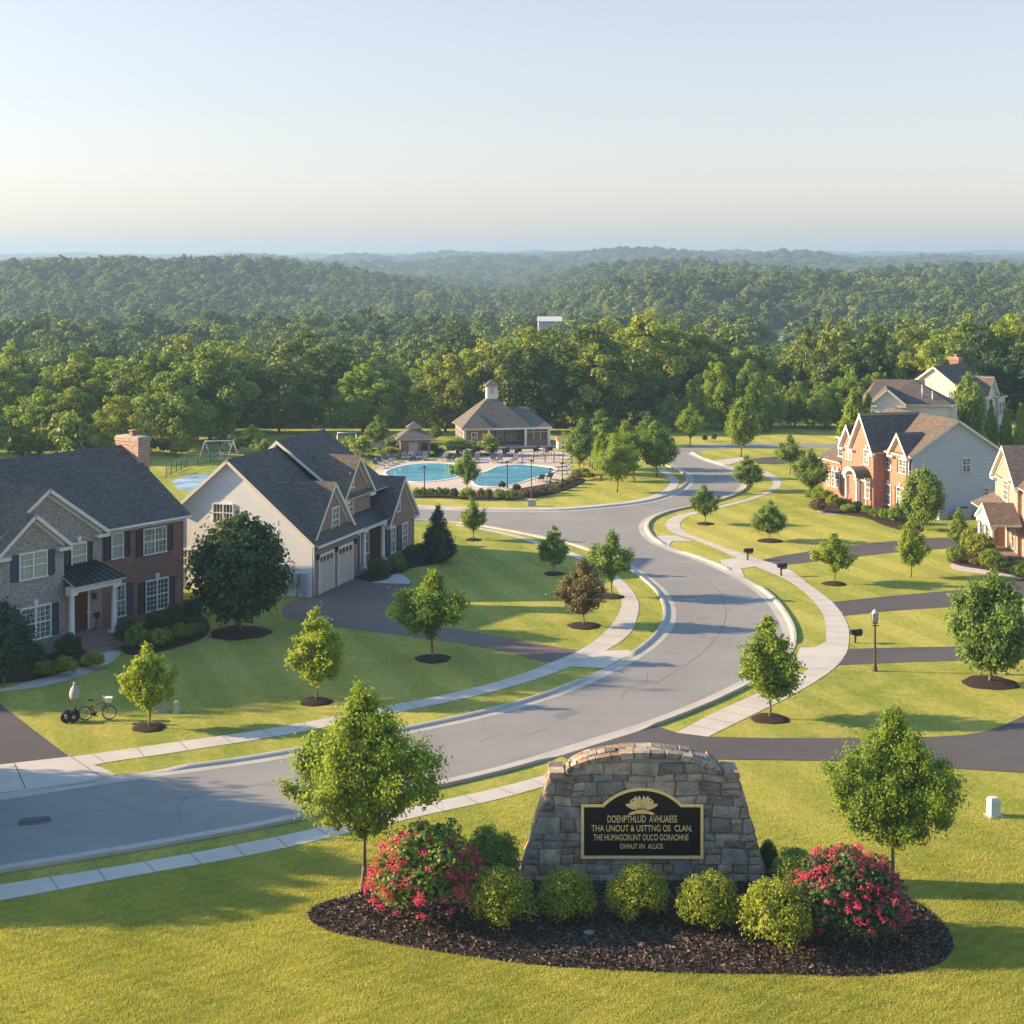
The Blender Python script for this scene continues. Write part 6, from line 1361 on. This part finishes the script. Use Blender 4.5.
p = g(73, 722); ct = empty('cart', p, R(8)); tag(ct, 'black-wheeled cart with a greyish-white rounded cover on a tall post, behind the bicycle', 'cart')
for c in ((-.28, -.17), (-.28, .17), (.03, -.17), (.03, .17)):
    mb = MB(); mb.torus((c[0], c[1], .28), (0, 1, 0), .22, .06, 22, 8); w = mb.build('wheel', M['rubber'], ct); mb = MB(); mb.tube((c[0], c[1] - .03, .28), (c[0], c[1] + .03, .28), .07, .07, 10)
    for k_ in range(5): t = 2 * math.pi * k_ / 5; mb.tube((c[0], c[1], .28), (c[0] + .18 * math.cos(t), c[1], .28 + .18 * math.sin(t)), .018, .018, 5)
    mb.build('hub', M['grey_metal'], w)
mb = MB(); mb.box(-.32, .12, -.12, .12, .26, .34); mb.box(-.2, .1, -.1, .1, .34, .55); mb.build('chassis', M['dark_metal'], ct)
mb = MB(); mb.tube((.12, 0, .0), (.12, 0, 1.15), .035, .03, 8); mb.tube((-.1, 0, .5), (.12, 0, .7), .02, .02, 6); mb.build('post', M['dark_metal'], ct)
mb = MB(); mb.lathe((.08, 0, 0), [(.02, 1.08), (.20, 1.10), (.25, 1.22), (.245, 1.40), (.20, 1.56), (.12, 1.68), (.07, 1.73), (.09, 1.80), (.07, 1.87), (.02, 1.90)], 18); mb.build('cover', m_plain('cover_cloth', (.33, .31, .32), .8, var=.4, sc=6), ct)
# swing set, play frame
p = g(219, 460); sw = empty('swing_set', p, R(6)); tag(sw, 'white A-frame swing set on the grass behind the cream-sided house', 'swing set')
Hs, hw = 2.05, 1.5
mb = MB(); mb.tube((-hw, 0, Hs), (hw, 0, Hs + .02), .06, .06, 8); mb.build('top_beam', M['white'], sw)
for sx in (-1, 1):
    for sy in (-1, 1): mb = MB(); mb.tube((sx * hw, 0, Hs), (sx * hw + sy * .62, sy * .9, 0), .05, .05, 8); mb.build('leg', M['white'], sw)
for x in (.1, .75):
    mb = MB(); mb.tube((x - .2, 0, Hs), (x - .2, 0, .5), .012, .012, 5); mb.tube((x + .2, 0, Hs), (x + .2, 0, .5), .012, .012, 5); c = mb.build('chain', M['grey_metal'], sw); mb = MB(); mb.box(x - .26, x + .26, -.14, .14, .45, .5); mb.build('swing_seat', M['blue'], sw)
p = g(216, 461); tr = empty('toy_slide', p, .3); tag(tr, 'blue toy slide with pale side rails beside the white swing set', 'toy slide'); mb = MB(); mb.hull([(-.7, -.3, .1), (.4, -.3, .75), (.4, .3, .75), (-.7, .3, .1)], [(-.7, -.3, .2), (.4, -.3, .85), (.4, .3, .85), (-.7, .3, .2)]); mb.build('chute', M['blue'], tr); mb = MB()
for a in (-.28, .28): mb.tube((.4, a, 0), (.4, a, 1.1), .04, .04, 6); mb.tube((-.7, a, 0), (-.7, a, .2), .04, .04, 6); mb.tube((.75, a, 0), (.4, a, .8), .03, .03, 6)
mb.build('ladder_rail', M['white'], tr)
p = g(347, 448); pf = empty('play_frame', p, .1); tag(pf, 'grey metal climbing frame at the edge of the dark wood, left of the pavilion', 'climbing frame'); mb = MB()
for sx in (-1, 1): mb.tube((sx * 1.1, 0, 0), (sx * 1.05, 0, 1.75), .06, .06, 8); mb.tube((sx * 1.3, .7, 0), (sx * 1.05, 0, 1.7), .05, .05, 8)
mb.build('leg', M['grey_metal'], pf); mb = MB(); mb.tube((-1.1, 0, 1.75), (1.1, 0, 1.75), .06, .06, 8)
mb.build('top_beam', M['grey_metal'], pf)
a, b = g(356, 447), g(392, 446); wl = empty('stone_wall', a); tag(wl, 'low pale stone wall on the grass left of the small brick pavilion', 'wall'); mb = MB(); rr = random.Random(8); n = 12
for i in range(n):
    for j in range(2): x0, x1 = (b.x - a.x) * i / n, (b.x - a.x) * (i + 1) / n; mb.box(x0 + .01, x1 - .01, rr.uniform(-.03, .02), .4, j * .36, j * .36 + .35)
mb.build('masonry', m_stone('pale_wall_stone', (.42, .40, .36)), wl)
# covered court behind the houses, with its fence
flat_poly('court', W([(172, 481), (188, 475.5), (212, 473.5), (228, 476), (225, 484), (205, 492), (178, 490)]), .01, m_plain('court_surface', (.20, .30, .36), .6, var=.5, sc=.5))
def fence(name, pts, h, step, label, mat, rails=(.15, .9), mesh=None, r=.04):
    L = W(pts); o = empty(name, L[0]); tag(o, label, 'fence'); o0 = L[0]
    rl, ps = MB(), []
    for a, b in zip(L, L[1:]):
        d = b - a; n = max(1, int(d.length / step))
        for k in range(n + (1 if b is L[-1] else 0)): ps.append(a + d * k / n)
        for t in rails: rl.tube(a - o0 + Vector((0, 0, h * t)), b - o0 + Vector((0, 0, h * t)), r * .6, r * .6, 5)
        if mesh:
            m = int(d.length / .3)
            for k in range(m): q = a + d * (k + .5) / m - o0; rl.tube(q + Vector((0, 0, h * .1)), q + Vector((0, 0, h * .95)), .015, .015, 3)
    rl.build('rails', M[mat], o)
    for q in ps: mb = MB(); q = q - o0; mb.tube(q, q + Vector((0, 0, h)), r, r, 6); mb.build('post', M[mat], o)
M['fence_green'] = m_plain('fence_green', (.03, .07, .05), .6)
fence('wire_fence', [(166, 478), (186, 468), (210, 463), (240, 464)], 1.5, 1.6, 'dark green wire fence along the back of the pale blue court', 'fence_green', (.1, .5, .95), True)
fence('pool_fence', [(522, 463.5), (545, 462), (572, 463.5), (590, 468), (600, 474), (601, 481)], 1.3, 1.0, 'brown post-and-rail fence round the right end of the pool', 'pole_brown', (.3, .6, .95), True, .05)
# thin poles at the pool
for px, py, tp, mt, lb in ((424.5, 489, 465, 'dark_metal', 'thin grey pole at the left pool, above the even shrub row'), (507.3, 488, 460, 'dark_metal', 'thin black pole at the near edge of the right pool'), (531.4, 503, 459, 'pole_brown', 'tallest thin pole, standing in the grass before the right pool'), (562.2, 488, 462, 'dark_metal', 'thin brown pole by the fence at the right end of the pool'), (550.5, 483, 467, 'dark_metal', 'short thin pole at the right pool corner')):
    p = g(px, py); s = p.y / FOC; h = (py - tp) * s; o = empty('pool_light', p); tag(o, lb, 'light pole'); mb = MB(); mb.lathe((0, 0, 0), [(.09, 0), (.09, .1), (.055, .2), (.04, h - .2)], 8); mb.build('pole', M[mt], o)
    mb = MB(); mb.box(-.16, .16, -.08, .08, h - .2, h - .1); mb.build('lamp_head', M[mt], o)
p = g(532, 506); o = empty('equipment_box', p); tag(o, 'small pale box at the foot of the tallest thin pool pole', 'box'); mb = MB(); mb.box(-.35, .35, -.2, .2, 0, .5); mb.build('housing', M['kerb'], o); mb = MB(); mb.box(-.38, .38, -.23, .23, .5, .56); mb.build('lid', M['kerb'], o)
# loungers and tables on the pool deck
M['lounge'] = m_plain('lounger_fabric', (.09, .10, .125), .8)
def lounger():
    o = empty('pool_lounger'); mb = MB(); mb.box(-.3, .3, -.9, .35, .32, .38); mb.build('seat', M['lounge'], o)
    mb = MB(); mb.hull([(-.3, .35, .32), (.3, .35, .32), (.3, .85, .78), (-.3, .85, .78)], [(-.3, .35, .38), (.3, .35, .38), (.3, .83, .84), (-.3, .83, .84)]); mb.build('backrest', M['lounge'], o)
    for a in (-.26, .26):
        for b in (-.8, .3): mb = MB(); mb.box(a - .03, a + .03, b - .03, b + .03, 0, .32); mb.build('leg', M['grey_metal'], o)
    return o
def dup(root):
    r_ = root.copy(); COL.objects.link(r_)
    for c in list(root.children): d_ = c.copy(); COL.objects.link(d_); d_.parent = r_
    return r_
l0 = lounger(); spots = [(378, 468, 40), (382, 465.5, 40), (387, 463.5, 30), (393, 461.8, 20), (404, 460.3, 5), (409, 460, -14), (419, 459.8, 8), (425, 459.8, 0), (443, 460.5, -25), (494, 462.5, 12), (500, 462, 0), (514, 462.6, -20), (563, 470, -60), (564, 474, -70), (548, 480, 200), (540, 482, 195), (470, 462.5, 10), (477, 462, 0)]
for i, (px, py, a) in enumerate(spots):
    o = l0 if i == 0 else dup(l0); o.location = g(px, py); o.rotation_euler = (0, 0, R(a)); where = 'on the deck round the left pool' if px < 460 else 'on the deck round the right pool'
    tag(o, f'dark grey pool lounger {where}', 'lounger', f'loungers {where}')
def table():
    o = empty('patio_table'); mb = MB(); mb.lathe((0, 0, 0), [(.02, .70), (.5, .70), (.5, .74), (.02, .74)], 16); mb.build('table_top', M['grey_metal'], o); mb = MB(); mb.lathe((0, 0, 0), [(.28, 0), (.28, .03), (.04, .06), (.04, .70)], 10); mb.build('pedestal', M['dark_metal'], o)
    for k in range(4):
        t = k * math.pi / 2 + .5; x, y = .85 * math.cos(t), .85 * math.sin(t); mb = MB(); mb.box(x - .2, x + .2, y - .2, y + .2, .42, .46); mb.box(x - .2 + .16 * math.cos(t), x + .2 + .16 * math.cos(t), y - .2 + .16 * math.sin(t), y + .2 + .16 * math.sin(t), .46, .85)
        for a in (-.17, .17):
            for b in (-.17, .17): mb.box(x + a - .02, x + a + .02, y + b - .02, y + b + .02, 0, .42)
        mb.build('seat', M['dark_metal'], o)
    return o
t0 = table()
for i, (px, py) in enumerate(((466, 457), (500, 456.5), (512, 456), (543, 455), (486, 455))):
    o = t0 if i == 0 else dup(t0); o.location = g(px, py); tag(o, 'round patio table with four seats on the clubhouse terrace', 'patio table', 'tables on the clubhouse terrace')
p = g(564, 448); o = empty('storage_hut', p, .2); tag(o, 'low open shed with orange-brown roof right of the clubhouse', 'shed'); mb = MB(); mb.box(-.8, .8, -.5, .5, 0, .9); mb.build('wall', M['white'], o); mb = MB(); mb.hull([(-1, -.7, .9), (1, -.7, .9), (1, .7, .9), (-1, .7, .9)], [(-.8, 0, 1.3), (.8, 0, 1.3), (.8, .02, 1.3), (-.8, .02, 1.3)]); mb.build('roof', M['brick_orange'], o); mb = MB(); mb.box(-.3, .3, -.52, -.502, 0, .75); mb.build('door', M['shutter_black'], o)
# planter and chair by the front door of the left house
q = A.o + A.u * 7.95 + A.v * -1.6; o = empty('plant_stand', (q.x, q.y, .62)); tag(o, 'dark iron plant stand beside the red front door', 'plant stand'); mb = MB()
for k in range(3): t = k * 2.09; mb.tube((.2 * math.cos(t), .2 * math.sin(t), 0), (.08 * math.cos(t), .08 * math.sin(t), .7), .02, .02, 6)
mb.build('legs', M['dark_metal'], o); mb = MB(); mb.lathe((0, 0, 0), [(.02, .7), (.16, .72), (.2, .95), (.17, .95)], 12); mb.build('pot', M['dark_metal'], o)

# ------------------------------------------------------------------ foreground grass blades and mulch chips
def inside(P, x, y):
    n = len(P); c = np.zeros(len(x), bool); j = n - 1
    for i in range(n):
        xi, yi, xj, yj = P[i].x, P[i].y, P[j].x, P[j].y
        c ^= ((yi > y) != (yj > y)) & (x < (xj - xi) * (y - yi) / (yj - yi + 1e-12) + xi); j = i
    return c
rng = np.random.default_rng(77)
def blades(n, y0, y1, k, hgt):
    y = rng.uniform(y0, y1, n); x = rng.uniform(-1, 1.35, n) * (.335 * y)
    nb = catmull(near_bot, 4); bx_ = np.array([p.x for p in nb]); by_ = np.array([p.y for p in nb]); lim = np.interp(x, bx_, by_, right=200)
    lim = np.where(x > 3, 71 , lim)
    ok = (y < lim - .05) & ~inside(BED, x, y) & (rng.random(n) < np.clip((78 - y) / 26, 0.0, 1)); x, y = x[ok], y[ok]; m = len(x)
    h = hgt * rng.uniform(.6, 1.5, m) * np.clip((80 - y) / 20, .3, 1); a = rng.uniform(0, 6.28, m); w = k * rng.uniform(.7, 1.3, m); lx, ly = rng.normal(0, .5, m) * h, rng.normal(0, .5, m) * h
    v = np.empty((m, 3, 3)); v[:, 0] = np.stack([x - w * np.cos(a), y - w * np.sin(a), np.zeros(m)], 1); v[:, 1] = np.stack([x + w * np.cos(a), y + w * np.sin(a), np.zeros(m)], 1); v[:, 2] = np.stack([x + lx, y + ly, h], 1)
    return v.reshape(-1, 3)
v = np.concatenate([blades(390000, 44.5, 52, .011, .05), blades(490000, 52, 69.5, .013, .05)])
M['blade'] = m_leaf('grass_blades', (.18, .215, .040), (.335, .33, .070), (.50, .45, .125), .42, 0, .08)
bx3, by3 = v[::3, 0], v[::3, 1]
lf = .5 + .16 * np.sin(bx3 * .7 + np.sin(by3 * .9)) + .14 * np.sin(bx3 * 2.3 + by3 * 1.1 + 2 * np.sin(by3 * 2.1)) + .14 * np.sin(bx3 * 6.1 - by3 * 7.3 + 1.5 * np.sin(bx3 * 3.3)) + .12 * np.sin(by3 * 11 + 2 * np.sin(bx3 * 4.7))
me = fast_mesh('grass', v, None, 3, tint=np.clip(lf * .8 + rng.random(len(lf)) * .2, 0, 1)); tag(link('grass', me, M['blade']), 'short sunlit lawn grass in the foreground', 'grass', kind='stuff')
n = 42000; xs = rng.uniform(-8, 17, n); ys = rng.uniform(48, 59, n); ok = inside(BED, xs, ys); xs, ys = xs[ok], ys[ok]; n = len(xs)
c0 = sum(BED, Vector()) / len(BED); th_b = np.array([math.atan2(q.y - c0.y, q.x - c0.x) for q in BED]); rb_ = np.array([math.hypot(q.x - c0.x, q.y - c0.y) for q in BED]); o_ = np.argsort(th_b)
s_r = np.hypot(xs - c0.x, ys - c0.y) / np.interp(np.arctan2(ys - c0.y, xs - c0.x), th_b[o_], rb_[o_], period=2 * math.pi)
zc = np.interp(s_r, [0, .4, .8, .985, 1.0, 1.2], [.156, .150, .126, .058, .008, 0]) + rng.uniform(0, .02, n)
d = rng.normal(size=(n, 3)); d[:, 2] *= .35; d /= np.linalg.norm(d, axis=1)[:, None]; e = np.cross(d, rng.normal(size=(n, 3))); e /= np.linalg.norm(e, axis=1)[:, None]
p = np.stack([xs, ys, zc + .02], 1); ln = rng.uniform(.03, .085, n)[:, None]; wd = rng.uniform(.012, .028, n)[:, None]
v = np.stack([p - d * ln - e * wd, p + d * ln - e * wd, p + d * ln + e * wd, p - d * ln + e * wd], 1).reshape(-1, 3)
M['chip'] = m_leaf('mulch_chips', (.012, .009, .008), (.045, .030, .024), (.17, .115, .085), .0, 0, 3.0)
tag(link('mulch_chips', fast_mesh('mulch_chips', v, None, 4, tint=rng.random(n)), M['chip']), 'shredded dark brown bark mulch in the bed round the sign', 'mulch', kind='stuff')
